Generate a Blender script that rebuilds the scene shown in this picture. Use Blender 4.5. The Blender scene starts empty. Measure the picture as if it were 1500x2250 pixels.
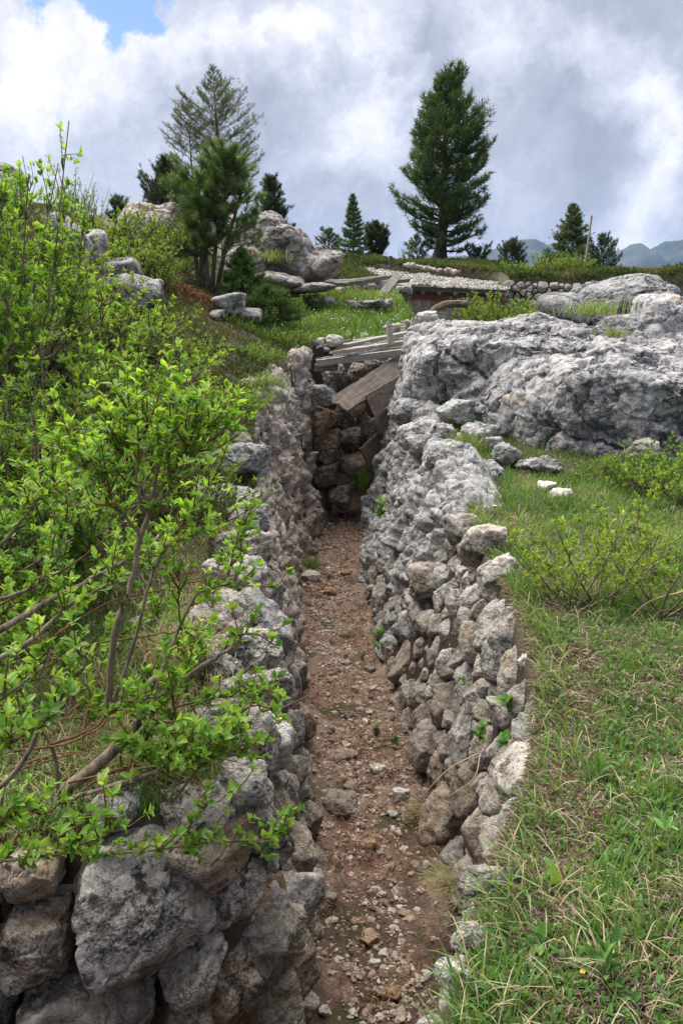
import bpy, math
import numpy as np
from mathutils import Vector
R = np.random.default_rng(11)
scene = bpy.context.scene
C = scene.collection
FPX = 1732.0; PITCH = math.radians(13.2); CZ = 3.1
CP, SP = math.cos(PITCH), math.sin(PITCH)

def P(px, py, Y):
    """world point seen at photo pixel (px,py) at world depth Y"""
    u = (px - 750) / FPX; v = (1125 - py) / FPX
    d = np.array([u, CP + v * SP, -SP + v * CP])
    return d * (Y / d[1]) + np.array([0, 0, CZ])

# ------------------------------------------------------------------ noise
def _hash(ix, iy, iz, seed):
    h = (ix.astype(np.uint32) * np.uint32(374761393) + iy.astype(np.uint32) * np.uint32(668265263)
         + iz.astype(np.uint32) * np.uint32(2147483647) + np.uint32((seed * 974634777) & 0xffffffff))
    h = (h ^ (h >> np.uint32(13))) * np.uint32(1274126177)
    h = (h ^ (h >> np.uint32(16))) * np.uint32(2246822519)
    return h ^ (h >> np.uint32(15))
_gr = np.array([[1,1,0],[-1,1,0],[1,-1,0],[-1,-1,0],[1,0,1],[-1,0,1],[1,0,-1],[-1,0,-1],
                [0,1,1],[0,-1,1],[0,1,-1],[0,-1,-1],[1,1,0],[-1,1,0],[0,-1,1],[0,-1,-1]], float)
def pn(p, seed=0):
    i = np.floor(p).astype(np.int64); f = p - i
    w = f * f * f * (f * (f * 6 - 15) + 10)
    out = np.zeros(len(p))
    for dx in (0, 1):
        wx = w[:, 0] if dx else 1 - w[:, 0]
        for dy in (0, 1):
            wy = w[:, 1] if dy else 1 - w[:, 1]
            for dz in (0, 1):
                wz = w[:, 2] if dz else 1 - w[:, 2]
                g = _gr[_hash(i[:, 0] + dx, i[:, 1] + dy, i[:, 2] + dz, seed) & np.uint32(15)]
                out += wx * wy * wz * (g[:, 0] * (f[:, 0] - dx) + g[:, 1] * (f[:, 1] - dy) + g[:, 2] * (f[:, 2] - dz))
    return out
def fbm(p, o=4, seed=0, gain=.5, lac=2.03):
    a = 1.0; s = np.zeros(len(p)); q = np.array(p, float)
    for k in range(o):
        s += a * pn(q, seed + k * 17); q = q * lac + 3.7; a *= gain
    return s
def ridged(p, o=4, seed=0):
    a = 1.0; s = np.zeros(len(p)); q = np.array(p, float)
    for k in range(o):
        s += a * (1 - 2.2 * np.abs(pn(q, seed + k * 31))); q = q * 2.1 + 1.3; a *= .5
    return s
def worley(p, seed=0):
    i = np.floor(p).astype(np.int64)
    f1 = np.full(len(p), 9.0); f2 = f1.copy(); cid = np.zeros(len(p))
    for dx in (-1, 0, 1):
        for dy in (-1, 0, 1):
            for dz in (-1, 0, 1):
                c = i + np.array([dx, dy, dz])
                h = _hash(c[:, 0], c[:, 1], c[:, 2], seed)
                q = np.stack([(h & np.uint32(1023)) / 1023., ((h >> np.uint32(10)) & np.uint32(1023)) / 1023.,
                              ((h >> np.uint32(20)) & np.uint32(1023)) / 1023.], 1) + c
                d = np.sqrt(((p - q) ** 2).sum(1))
                n = d < f1
                f2 = np.where(n, f1, np.minimum(f2, d)); cid = np.where(n, (h % np.uint32(997)) / 997., cid); f1 = np.where(n, d, f1)
    return f1, f2, cid
def facets(p, seed=0):
    '''broken-stone relief: every Voronoi cell is a plane with its own tilt'''
    i = np.floor(p).astype(np.int64); f1 = np.full(len(p), 9.0); f2 = f1.copy(); out = np.zeros(len(p))
    for dx in (-1, 0, 1):
        for dy in (-1, 0, 1):
            for dz in (-1, 0, 1):
                c = i + np.array([dx, dy, dz]); h = _hash(c[:, 0], c[:, 1], c[:, 2], seed)
                q = np.stack([(h & np.uint32(1023)) / 1023., ((h >> np.uint32(10)) & np.uint32(1023)) / 1023., ((h >> np.uint32(20)) & np.uint32(1023)) / 1023.], 1)
                e = p - (q + c); d = (e ** 2).sum(1); n = d < f1; gq = np.modf(q * 7.31)[0] * 2 - 1
                f2 = np.where(n, f1, np.minimum(f2, d)); out = np.where(n, (gq * e).sum(1) + .5 * gq[:, 0] * .6, out); f1 = np.where(n, d, f1)
    return out, np.sqrt(f2) - np.sqrt(f1)
def nrm(v): return v / np.maximum(np.linalg.norm(v, axis=-1, keepdims=True), 1e-9)
def p2(x, y, k=1.0, z=0.0):
    return np.stack([np.asarray(x) * k, np.asarray(y) * k, np.full(np.shape(x), z)], -1).reshape(-1, 3)
def sstep(a, b, x):
    t = np.clip((x - a) / (b - a), 0, 1); return t * t * (3 - 2 * t)

# ------------------------------------------------------------------ meshes and objects
class MB:
    def __init__(s): s.v = []; s.t = []; s.q = []; s.r = []; s.n = 0
    def add(s, v, t=None, q=None, rnd=0.5):
        v = np.asarray(v, float).reshape(-1, 3)
        if t is not None and len(t): s.t.append(np.asarray(t).reshape(-1, 3) + s.n)
        if q is not None and len(q): s.q.append(np.asarray(q).reshape(-1, 4) + s.n)
        s.r.append(np.broadcast_to(np.asarray(rnd, float), (len(v),)).copy())
        s.v.append(v); s.n += len(v)
def link(o, parent=None):
    C.objects.link(o)
    if parent is not None: o.parent = parent
    return o
def mk(name, mb, mat, parent=None, origin=None, smooth=False, zones=None):
    v = np.concatenate(mb.v); r = np.concatenate(mb.r)
    t = np.concatenate(mb.t) if mb.t else np.zeros((0, 3), int)
    q = np.concatenate(mb.q) if mb.q else np.zeros((0, 4), int)
    if parent is not None:
        po = np.array(parent['_o']) if '_o' in parent else np.zeros(3)
    else: po = np.zeros(3)
    if origin is None: origin = po
    origin = np.asarray(origin, float)
    v = v - origin
    me = bpy.data.meshes.new(name)
    me.vertices.add(len(v)); me.vertices.foreach_set('co', v.astype(np.float32).ravel())
    loops = np.concatenate([t.ravel(), q.ravel()]).astype(np.int32)
    st = np.concatenate([np.arange(len(t)) * 3, len(t) * 3 + np.arange(len(q)) * 4]).astype(np.int32)
    me.loops.add(len(loops)); me.loops.foreach_set('vertex_index', loops)
    me.polygons.add(len(st)); me.polygons.foreach_set('loop_start', st)
    me.polygons.foreach_set('use_smooth', np.full(len(st), bool(smooth)))
    a = me.attributes.new('rnd', 'FLOAT', 'POINT'); a.data.foreach_set('value', r.astype(np.float32))
    if zones is not None:
        a = me.attributes.new('zone', 'FLOAT', 'POINT'); a.data.foreach_set('value', zones.astype(np.float32))
    me.update(calc_edges=True)
    if mat is not None: me.materials.append(mat)
    o = bpy.data.objects.new(name, me); link(o, parent)
    o.location = origin - po; o['_o'] = [float(x) for x in origin]
    return o
def tag(o, label, cat, group=None, kind=None):
    if label: o['label'] = label
    if cat: o['category'] = cat
    if group: o['group'] = group
    if kind: o['kind'] = kind
    return o
def empty(name, loc, label, cat, group=None):
    o = bpy.data.objects.new(name, None); link(o); o.location = loc; o.empty_display_size = .2
    o['_o'] = [float(x) for x in loc]
    return tag(o, label, cat, group)
def copy_thing(root, loc, rz=0, sc=1.0, label=None, group=None):
    r = root.copy(); C.objects.link(r); r.location = loc; r.rotation_euler = (0, 0, rz)
    r.scale = (sc, sc, sc) if np.isscalar(sc) else sc
    r['_o'] = [float(x) for x in loc]
    if label: r['label'] = label
    if group: r['group'] = group
    for ch in list(root.children):
        c = ch.copy(); C.objects.link(c); c.parent = r
    return r

_ico = {}
def ico(s):
    if s in _ico: return _ico[s]
    t = (1 + 5 ** .5) / 2
    v = [(-1,t,0),(1,t,0),(-1,-t,0),(1,-t,0),(0,-1,t),(0,1,t),(0,-1,-t),(0,1,-t),(t,0,-1),(t,0,1),(-t,0,-1),(-t,0,1)]
    f = np.array([(0,11,5),(0,5,1),(0,1,7),(0,7,10),(0,10,11),(1,5,9),(5,11,4),(11,10,2),(10,7,6),(7,1,8),(3,9,4),(3,4,2),(3,2,6),(3,6,8),(3,8,9),(4,9,5),(2,4,11),(6,2,10),(8,6,7),(9,8,1)])
    v = nrm(np.array(v, float))
    for _ in range(s):
        e = np.concatenate([f[:, [0, 1]], f[:, [1, 2]], f[:, [2, 0]]]); es = np.sort(e, 1)
        u, inv = np.unique(es, axis=0, return_inverse=True); inv = inv.ravel()
        mid = nrm(v[u[:, 0]] + v[u[:, 1]]); n = len(v); m = len(f)
        a, b, c = n + inv[:m], n + inv[m:2 * m], n + inv[2 * m:]
        v = np.concatenate([v, mid])
        f = np.concatenate([np.stack([f[:, 0], a, c], 1), np.stack([f[:, 1], b, a], 1), np.stack([f[:, 2], c, b], 1), np.stack([a, b, c], 1)])
    _ico[s] = (v, f); return _ico[s]
def rad(dirs, N, h, p):
    d = np.maximum(dirs @ N.T, 0) / h
    return (np.sum(d ** p, 1) + 1e-9) ** (-1.0 / p)
def rock_disp(v, dirs, size, seed, amp=1.0, crack=1.0, fine=True):
    q = v / size; wq = q + .12 * np.stack([fbm(q * 4, 2, seed + 3), fbm(q * 4 + 9, 2, seed + 4), fbm(q * 4 + 17, 2, seed + 6)], 1)
    d = .07 * fbm(q * 1.3 + seed, 3, seed)
    a, e = facets(wq * 1.7, seed); d += .10 * a - .06 * np.exp(-(e / .07) ** 2) * crack
    a, e = facets(wq * 4.3, seed + 2); d += .045 * a - .018 * np.exp(-(e / .09) ** 2) * crack
    if fine: d += .016 * fbm(q * 11, 4, seed + 9)
    return v + dirs * (d * size * amp)[:, None]
def vnorm(v, f):
    a = np.cross(v[f[:, 1]] - v[f[:, 0]], v[f[:, 2]] - v[f[:, 0]]); n = np.zeros_like(v)
    for k in range(3):
        for c in range(3): n[:, c] += np.bincount(f[:, k], a[:, c], len(v))
    return nrm(n)
def stone_pts(seed, half, sub=3, k=13, p=15, amp=1.0, rot=None, crack=.6):
    r = np.random.default_rng(seed); d, f = ico(sub)
    N = nrm(r.normal(size=(k, 3))); N = np.concatenate([N, np.array([[0,0,1],[0,0,-1],[1,0,0],[-1,0,0],[0,1,0],[0,-1,0.]])])
    h = np.concatenate([r.uniform(.72, 1.05, k), np.ones(6)])
    v = d * rad(d, N, h, p)[:, None]
    half = np.asarray(half, float); v = v * half
    v = rock_disp(v, nrm(vnorm(v, f) + .5 * d), float(half.max()), seed % 97 + 1, amp, crack)
    if rot is None: rot = r.uniform(0, 6.28)
    c, s = math.cos(rot), math.sin(rot)
    return v @ np.array([[c, s, 0], [-s, c, 0], [0, 0, 1]]), f
def frame(ax):
    ax = nrm(ax); ref = np.where(np.abs(ax[:, 2:3]) > .9, np.array([[1., 0, 0]]), np.array([[0, 0, 1.]]))
    a = nrm(np.cross(ax, ref)); return a, np.cross(a, ax)
def tube(mb, pts, rads, sides=6, rnd=.5, rough=0, seed=0):
    pts = np.asarray(pts, float); n = len(pts); rads = np.broadcast_to(np.asarray(rads, float), (n,))
    a, b = frame(np.gradient(pts, axis=0))
    th = np.arange(sides) * 2 * math.pi / sides
    rr = rads[:, None] * (1 + (rough * np.random.default_rng(seed).normal(size=(n, sides)) if rough else 0))
    v = pts[:, None] + rr[..., None] * (a[:, None] * np.cos(th)[None, :, None] + b[:, None] * np.sin(th)[None, :, None])
    i = np.arange(n - 1)[:, None] * sides; j = np.arange(sides)[None]; k = (j + 1) % sides
    q = np.stack([i + j, i + k, i + sides + k, i + sides + j], -1).reshape(-1, 4)
    mb.add(v, None, q, rnd)
def curve(ctrl, n=12):
    c = np.asarray(ctrl, float); m = len(c)
    if m == 2: return c[0] + (c[1] - c[0]) * np.linspace(0, 1, n)[:, None]
    pp = np.concatenate([[2 * c[0] - c[1]], c, [2 * c[-1] - c[-2]]])
    out = []
    for t in np.linspace(0, m - 1 - 1e-6, n):
        i = int(t); u = t - i; a, b, d, e = pp[i:i + 4]
        out.append(.5 * (2 * b + (d - a) * u + (2 * a - 5 * b + 4 * d - e) * u * u + (3 * b - a - 3 * d + e) * u ** 3))
    return np.array(out)
LEAF8 = (np.array([(0,0,0),(.33,.5,.07),(.33,0,0),(.33,-.5,.07),(.7,.40,.03),(.7,0,-.04),(.7,-.40,.03),(1,0,-.10)]),
         [(0,2,1),(0,3,2),(4,5,7),(5,6,7)], [(1,2,5,4),(2,3,6,5)])
LEAF4 = (np.array([(0,0,0),(.5,.5,.1),(1,0,-.05),(.5,-.5,.1)]), [(0,2,1),(0,3,2)], [])
NEED = (np.array([(0,.5,0),(0,-.5,0),(1,0,0)]), [(0,1,2)], [])
def leaves(mb, pos, axis, up, L, W, tmpl, rnd):
    n = len(pos)
    if n == 0: return
    axis = nrm(axis); side = nrm(np.cross(axis, up)); nm = np.cross(side, axis)
    L = np.broadcast_to(L, (n,)); W = np.broadcast_to(W, (n,)); T, tr, qd = tmpl; k = len(T)
    v = pos[:, None] + (L[:, None] * T[None, :, 0])[..., None] * axis[:, None] + (W[:, None] * T[None, :, 1])[..., None] * side[:, None] + (L[:, None] * T[None, :, 2])[..., None] * nm[:, None]
    o = (np.arange(n) * k)[:, None, None]
    mb.add(v, (np.array(tr)[None] + o) if len(tr) else None, (np.array(qd)[None] + o) if len(qd) else None, np.repeat(np.broadcast_to(rnd, (n,)), k))
def blades(mb, pos, L, W, az, lean, rnd):
    n = len(pos); h = np.stack([np.cos(az), np.sin(az), 0 * az], 1); s = np.stack([-np.sin(az), np.cos(az), 0 * az], 1)
    L = np.broadcast_to(L, (n,)); W = np.broadcast_to(W, (n,))
    pts = [pos]; 
    for fr, m in ((.4, .55), (.35, 1.0), (.25, 1.4)):
        a = np.minimum(lean * m, 1.9)
        pts.append(pts[-1] + (L * fr)[:, None] * (h * np.sin(a)[:, None] + np.array([0, 0, 1.]) * np.cos(a)[:, None]))
    vs = []
    for p, w in zip(pts[:3], (.8, 1.0, .7)): vs += [p + s * (W * w * .5)[:, None], p - s * (W * w * .5)[:, None]]
    vs.append(pts[3]); v = np.stack(vs, 1)
    o = (np.arange(n) * 7)[:, None, None]
    mb.add(v, np.array([[4, 5, 6]])[None] + o, np.array([[0, 1, 3, 2], [2, 3, 5, 4]])[None] + o, np.repeat(np.broadcast_to(rnd, (n,)), 7))

# ------------------------------------------------------------------ materials
class NT:
    def __init__(s, nt): s.nt = nt
    def n(s, t, **kw):
        nd = s.nt.nodes.new(t)
        for k, v in kw.items(): setattr(nd, k, v)
        return nd
    def l(s, a, b): s.nt.links.new(a, b)
    def inp(s, sock, v):
        if hasattr(v, 'links'): s.l(v, sock)
        else: sock.default_value = v
    def math(s, op, a, b=None, clamp=False):
        m = s.n('ShaderNodeMath', operation=op, use_clamp=clamp); s.inp(m.inputs[0], a)
        if b is not None: s.inp(m.inputs[1], b)
        return m.outputs[0]
    def noise(s, vec, scale, detail=4, rough=.55, dist=0, lac=2.0):
        m = s.n('ShaderNodeTexNoise'); s.l(vec, m.inputs['Vector']); m.inputs['Scale'].default_value = scale
        m.inputs['Detail'].default_value = detail; m.inputs['Roughness'].default_value = rough; m.inputs['Distortion'].default_value = dist
        return m.outputs['Fac']
    def ramp(s, fac, stops, interp='LINEAR'):
        m = s.n('ShaderNodeValToRGB'); s.l(fac, m.inputs[0]); e = m.color_ramp; e.interpolation = interp
        while len(e.elements) < len(stops): e.elements.new(.5)
        for el, (p, c) in zip(e.elements, stops):
            el.position = p; el.color = (c[0], c[1], c[2], 1) if not np.isscalar(c) else (c, c, c, 1)
        return m.outputs[0]
    def mix(s, fac, a, b, mode='MIX'):
        m = s.n('ShaderNodeMix', data_type='RGBA', blend_type=mode); s.inp(m.inputs[0], fac)
        for sock, v in ((m.inputs[6], a), (m.inputs[7], b)):
            if hasattr(v, 'links'): s.l(v, sock)
            else: sock.default_value = (v[0], v[1], v[2], 1)
        return m.outputs[2]
    def mapr(s, v, a, b, c=0, d=1):
        m = s.n('ShaderNodeMapRange'); s.l(v, m.inputs[0])
        for k, x in enumerate((a, b, c, d)): m.inputs[k + 1].default_value = x
        return m.outputs[0]
    def attr(s, name): return s.n('ShaderNodeAttribute', attribute_name=name).outputs['Fac']
def newmat(name):
    m = bpy.data.materials.new(name); m.use_nodes = True; m.node_tree.nodes.clear()
    g = NT(m.node_tree); out = g.n('ShaderNodeOutputMaterial'); b = g.n('ShaderNodeBsdfPrincipled'); g.l(b.outputs[0], out.inputs[0])
    b.inputs['Roughness'].default_value = .85; b.inputs['Specular IOR Level'].default_value = .25
    return m, g, b, out
def rock_mat(name, light, mid, dark, stain=None, stain_amt=0, sc=1.0, lich=.5, bump=1.0, top_stain=None):
    m, g, b, out = newmat(name)
    geo = g.n('ShaderNodeNewGeometry'); pos = geo.outputs['Position']
    mp = g.n('ShaderNodeMapping'); g.l(pos, mp.inputs[0]); mp.inputs['Rotation'].default_value = (.5, .35, .4); mp.inputs['Scale'].default_value = (1, 1, 3.2)
    n1 = g.noise(pos, 2.2 * sc, 8, .6, .4); n2 = g.noise(pos, 11 * sc, 8, .68, .5); n3 = g.noise(mp.outputs[0], 7 * sc, 6, .65, 1.2); n4 = g.noise(pos, 60 * sc, 4, .7)
    x = g.math('ADD', g.math('MULTIPLY', n1, .40), g.math('ADD', g.math('MULTIPLY', n2, .42), g.math('MULTIPLY', n3, .34)))
    x = g.math('ADD', x, g.math('MULTIPLY', g.math('SUBTRACT', n4, .5), .46))
    col = g.ramp(x, [(.455, dark), (.535, mid), (.61, light), (.74, tuple(min(1, c * 1.25) for c in light))])
    # dark lichen crust
    l1 = g.noise(pos, 4.5 * sc, 9, .72, .2)
    lm = g.mapr(l1, .535, .60, 0, lich)
    col = g.mix(lm, col, (dark[0] * .8, dark[1] * .85, dark[2] * .95))
    # warm ochre veins
    o1 = g.noise(pos, 3.1 * sc, 6, .6, .8); col = g.mix(g.mapr(o1, .60, .72, 0, .45), col, (.30, .215, .13))
    if stain is not None:
        s1 = g.noise(pos, 1.7 * sc, 7, .65, .5); sep = g.n('ShaderNodeSeparateXYZ'); g.l(pos, sep.inputs[0])
        zz = g.mapr(sep.outputs[2], 2.0, .0, -.12, .22)
        sm = g.mapr(g.math('ADD', s1, zz), .47, .62, 0, stain_amt)
        col = g.mix(sm, col, g.mix(n2, (stain[0] * .45, stain[1] * .42, stain[2] * .4), (stain[0] * 1.5, stain[1] * 1.5, stain[2] * 1.5)))
    oi = g.n('ShaderNodeObjectInfo'); hs = g.n('ShaderNodeHueSaturation'); g.l(col, hs.inputs['Color']); g.l(g.mapr(oi.outputs['Random'], 0, 1, .78, 1.16), hs.inputs['Value']); g.l(g.mapr(g.math('FRACT', g.math('MULTIPLY', oi.outputs['Random'], 7.7)), 0, 1, .6, 1.5), hs.inputs['Saturation'])
    g.l(hs.outputs[0], b.inputs['Base Color'])
    v = g.n('ShaderNodeTexVoronoi', feature='DISTANCE_TO_EDGE'); wv = g.n('ShaderNodeVectorMath', operation='ADD'); nc = g.n('ShaderNodeTexNoise'); nc.inputs['Scale'].default_value = 5 * sc; g.l(pos, nc.inputs['Vector'])
    g.l(pos, wv.inputs[0]); g.l(nc.outputs['Color'], wv.inputs[1]); g.l(wv.outputs[0], v.inputs['Vector']); v.inputs['Scale'].default_value = 5.5 * sc
    cr = g.mapr(v.outputs['Distance'], 0, .035, 0, 1)
    v2 = g.n('ShaderNodeTexVoronoi'); g.l(wv.outputs[0], v2.inputs['Vector']); v2.inputs['Scale'].default_value = 17 * sc
    n2 = g.math('ADD', n2, g.math('MULTIPLY', v2.outputs['Distance'], -.22))
    hgt = g.math('ADD', g.math('MULTIPLY', n2, .55), g.math('ADD', g.math('MULTIPLY', n3, .35), g.math('ADD', g.math('MULTIPLY', n4, .16), g.math('MULTIPLY', cr, .07))))
    bp = g.n('ShaderNodeBump'); bp.inputs['Strength'].default_value = min(1, .9 * bump); bp.inputs['Distance'].default_value = .055 / sc * bump
    g.l(hgt, bp.inputs['Height']); g.l(bp.outputs[0], b.inputs['Normal'])
    return m
def leaf_mat(name, stops, trans=.45, rough=.5, spec=.35):
    m, g, b, out = newmat(name)
    c = g.ramp(g.attr('rnd'), stops)
    oi = g.n('ShaderNodeObjectInfo'); hs = g.n('ShaderNodeHueSaturation'); g.l(c, hs.inputs['Color'])
    g.l(g.mapr(oi.outputs['Random'], 0, 1, .9, 1.12), hs.inputs['Value']); g.l(g.mapr(oi.outputs['Random'], 0, 1, .49, .51), hs.inputs['Hue'])
    c = hs.outputs[0]
    g.l(c, b.inputs['Base Color']); b.inputs['Roughness'].default_value = rough; b.inputs['Specular IOR Level'].default_value = spec
    if trans > 0:
        t = g.n('ShaderNodeBsdfTranslucent'); tc = g.mix(1.0, c, (1.35, 1.25, .5), 'MULTIPLY'); g.l(tc, t.inputs[0])
        mx = g.n('ShaderNodeMixShader'); mx.inputs[0].default_value = trans; g.l(b.outputs[0], mx.inputs[1]); g.l(t.outputs[0], mx.inputs[2]); g.l(mx.outputs[0], out.inputs[0])
    return m
def bark_mat(name, a, c, sc=20):
    m, g, b, out = newmat(name); geo = g.n('ShaderNodeNewGeometry')
    mp = g.n('ShaderNodeMapping'); g.l(geo.outputs['Position'], mp.inputs[0]); mp.inputs['Scale'].default_value = (1, 1, .35)
    n = g.noise(mp.outputs[0], sc, 6, .65, .5); g.l(g.ramp(n, [(.35, a), (.65, c)]), b.inputs['Base Color'])
    bp = g.n('ShaderNodeBump'); bp.inputs['Strength'].default_value = .7; bp.inputs['Distance'].default_value = .02; g.l(n, bp.inputs['Height']); g.l(bp.outputs[0], b.inputs['Normal'])
    return m
M = {}
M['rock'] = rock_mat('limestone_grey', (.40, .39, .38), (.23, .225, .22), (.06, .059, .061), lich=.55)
M['rock_big'] = rock_mat('limestone_boulder', (.36, .352, .35), (.195, .193, .195), (.046, .047, .05), sc=.85, lich=.8, bump=.75)
M['rock_wall'] = rock_mat('limestone_wall', (.42, .395, .365), (.215, .20, .182), (.045, .04, .036), stain=(.20, .155, .115), stain_amt=.6, sc=1.3)
M['rock_near'] = rock_mat('limestone_near', (.40, .36, .315), (.18, .155, .13), (.034, .029, .026), stain=(.19, .14, .10), stain_amt=.75, sc=1.7, lich=.95)
M['rock_brown'] = rock_mat('limestone_brown', (.42, .35, .28), (.25, .19, .14), (.05, .038, .03), stain=(.22, .15, .10), stain_amt=.6, sc=1.3, lich=.5)
M['rock_pale'] = rock_mat('limestone_pale', (.48, .45, .41), (.34, .315, .285), (.22, .21, .19), sc=2.0, lich=.2, bump=.7)
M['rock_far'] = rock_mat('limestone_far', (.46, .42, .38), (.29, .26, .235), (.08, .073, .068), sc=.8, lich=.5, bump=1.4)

EXPOSURE = 1.3; SUN = 4.4; CLOUD = .46; HAZE = .00007
# cloud brightness lobes: photo direction (px,py), radius, amount
SKY_BLOBS = [(60,130,220,.29),(300,110,160,.30),(130,220,160,.14),(430,60,150,.32),(560,30,160,.35),(640,110,120,.3),(780,40,150,.35),(830,190,150,.3),(860,330,160,.34),(690,290,170,.12),
             (1090,90,110,.36),(1240,180,115,.36),(1360,270,115,.36),(1450,330,100,.38),(1420,520,180,.42),(1300,560,200,.2),(20,250,150,.3),
             (620,150,110,-.22),(1350,60,300,-.16),(1200,330,200,-.12),(980,420,260,.05),(1250,420,220,-.12),(420,330,180,-.05),(980,70,150,-.06)]
SKY_HOLES = [(235,10,120,.62),(100,-10,120,.6),(335,-10,90,.5),(-20,-20,110,.5)]
SHRUBS = [
 (6, -30, 850, 5.6, (1.15,1.15,1.25), 'tallest willow shrub rising up the left photo edge to the skyline'),
 (6, 75, 830, 7.0, .95, 'tall willow shrub just right of the tallest one at the left edge'),
 (1, 60, 1000, 5.0, 1.0, 'bright willow shrub at the left photo edge below the tallest one'),
 (1, -40, 1250, 3.9, .95, 'willow shrub at the left photo edge behind the thick mossy stems'),
 (1, 130, 1180, 4.3, .85, 'dense willow shrub behind the foreground willow on its left side'),
 (1, 210, 950, 6.0, 1.05, 'broad bright willow shrub in the middle of the left thicket'),
 (1, 60, 820, 6.6, 1.1, 'willow shrub under the rounded boulder at the left'),
 (1, 330, 1010, 5.6, .8, 'willow shrub right behind the crown of the foreground willow'),
 (2, 400, 1080, 5.2, .62, 'small willow shrub near the left trench edge behind the foreground willow'),
 (2, 180, 790, 7.6, 1.1, 'willow shrub on the slope left of the low rock slab'),
 (2, 330, 870, 7.2, .9, 'mid green willow shrub in the middle of the left slope'),
 (2, 430, 880, 7.4, .75, 'willow shrub beside the grassy lip of the brown rock face'),
 (2, 505, 845, 8.4, .6, 'rightmost willow shrub of the thicket above the brown rock face'),
 (2, 270, 740, 8.8, .95, 'willow shrub just below the low rock slab'),
 (2, 380, 760, 9.0, .8, 'willow shrub below the heath patch'),
 (2, 400, 800, 8.4, .6, 'small yellowish willow shrub on the open heath'),
 (2, 120, 700, 9.0, 1.0, 'willow shrub in front of the rounded boulder'),
 (2, 300, 580, 13.5, 1.0, 'green bush on the slope above the low rock slab'),
 (2, 345, 615, 13.5, .7, 'green bush left of the many stemmed pine'),
 (2, 250, 530, 15.0, 1.15, 'highest green bush on the slope below the skyline'),
 (2, 320, 530, 15.5, 1.1, 'green bush below the grey rock crest'),
 (2, 400, 560, 16.5, .8, 'green bush behind the many stemmed pine'),
 (5, 160, 500, 16.0, 1.0, 'thin slender bush standing against the sky on the left skyline'),
 (5, 200, 495, 17.0, .9, 'smaller slender bush against the sky right of the first'),
 (5, 895, 572, 38.5, 1.1, 'thin bare bush left of the foot of the tallest pine'),
 (3, 600, 690, 16.0, 1.1, 'low green shrub at the meadow edge by the spreading spruce'),
 (3, 640, 740, 13.8, .8, 'low green shrub at the corner of the meadow above the trench'),
 (3, 560, 790, 11.5, .7, 'low heath shrub beside the grey trench rim'),
 (3, 1450, 1045, 7.2, 1.0, 'dark green low shrub at the foot of the huge boulder by the photo edge'),
 (3, 1360, 1060, 7.3, .7, 'small low shrub at the foot of the huge boulder'),
 (3, 1500, 1090, 6.6, .8, 'low shrub at the right photo edge above the sparse shrubs'),
 (2, 1055, 705, 20.5, (1.25,1.25,1.75), 'bright upright bush in front of the hut'),
 (2, 1125, 700, 20.5, (1.0,1.0,1.5), 'bright bush right of the one in front of the hut'),
 (3, 1185, 705, 20.0, 2.2, 'low green bush between hut and arched rock'),
 (3, 1205, 620, 30.0, 1.7, 'low bush on the terrace above the retaining wall'),
 (3, 1255, 620, 30.0, 1.6, 'low bush on the terrace at the foot of the pole'),
 (3, 1130, 612, 31.5, 1.4, 'flat bush on the terrace above the hut end'),
 (4, 1250, 1335, 4.15, .95, 'sparse yellow green shrub with dead twigs by the right trench wall'),
 (4, 1320, 1320, 4.3, 1.15, 'sparse yellow green shrub with one thick grey stem on the right bank'),
 (4, 1450, 1330, 4.2, 1.0, 'sparse yellow green shrub at the right photo edge'),
 (4, 1400, 1230, 4.9, .8, 'small yellow green shrub behind the others on the right bank'),
]
# ------------------------------------------------------------------ camera, sky, sun
cam = bpy.data.cameras.new('camera'); cam.sensor_fit = 'VERTICAL'; cam.sensor_height = 36; cam.lens = 36 * FPX / 2250
cam.clip_end = 20000; cam.clip_start = .05
co = bpy.data.objects.new('camera', cam); C.objects.link(co); co.location = (0, 0, CZ); co.rotation_euler = (math.pi / 2 - PITCH, 0, 0)
scene.camera = co
scene.view_settings.view_transform = 'Standard'; scene.view_settings.look = 'None'; scene.view_settings.gamma = 1
scene.view_settings.exposure = EXPOSURE
SUN_EL, SUN_AZ = math.radians(58), math.radians(-35)      # azimuth from +Y towards +X
w = bpy.data.worlds.new('World'); scene.world = w; w.use_nodes = True; w.node_tree.nodes.clear(); g = NT(w.node_tree)
out = g.n('ShaderNodeOutputWorld')
sky = g.n('ShaderNodeTexSky', sky_type='NISHITA'); sky.sun_disc = False; sky.sun_elevation = SUN_EL; sky.sun_rotation = SUN_AZ; sky.altitude = 1800; sky.air_density = 1.0; sky.dust_density = .6
bg1 = g.n('ShaderNodeBackground'); bg1.inputs[1].default_value = .07; g.l(sky.outputs[0], bg1.inputs[0])
tc = g.n('ShaderNodeTexCoord'); d = tc.outputs['Generated']
sep = g.n('ShaderNodeSeparateXYZ'); g.l(d, sep.inputs[0])
wn = g.n('ShaderNodeTexNoise'); g.l(d, wn.inputs['Vector']); wn.inputs['Scale'].default_value = 5.0; wn.inputs['Detail'].default_value = 7; wn.inputs['Roughness'].default_value = .62
dv = g.n('ShaderNodeVectorMath', operation='MULTIPLY_ADD'); g.l(wn.outputs['Color'], dv.inputs[0]); dv.inputs[1].default_value = (.30, .30, .30); 
sb = g.n('ShaderNodeVectorMath', operation='SUBTRACT'); g.l(d, sb.inputs[0]); sb.inputs[1].default_value = (.15, .15, .15); g.l(sb.outputs[0], dv.inputs[2]); dd = dv.outputs[0]
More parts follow.
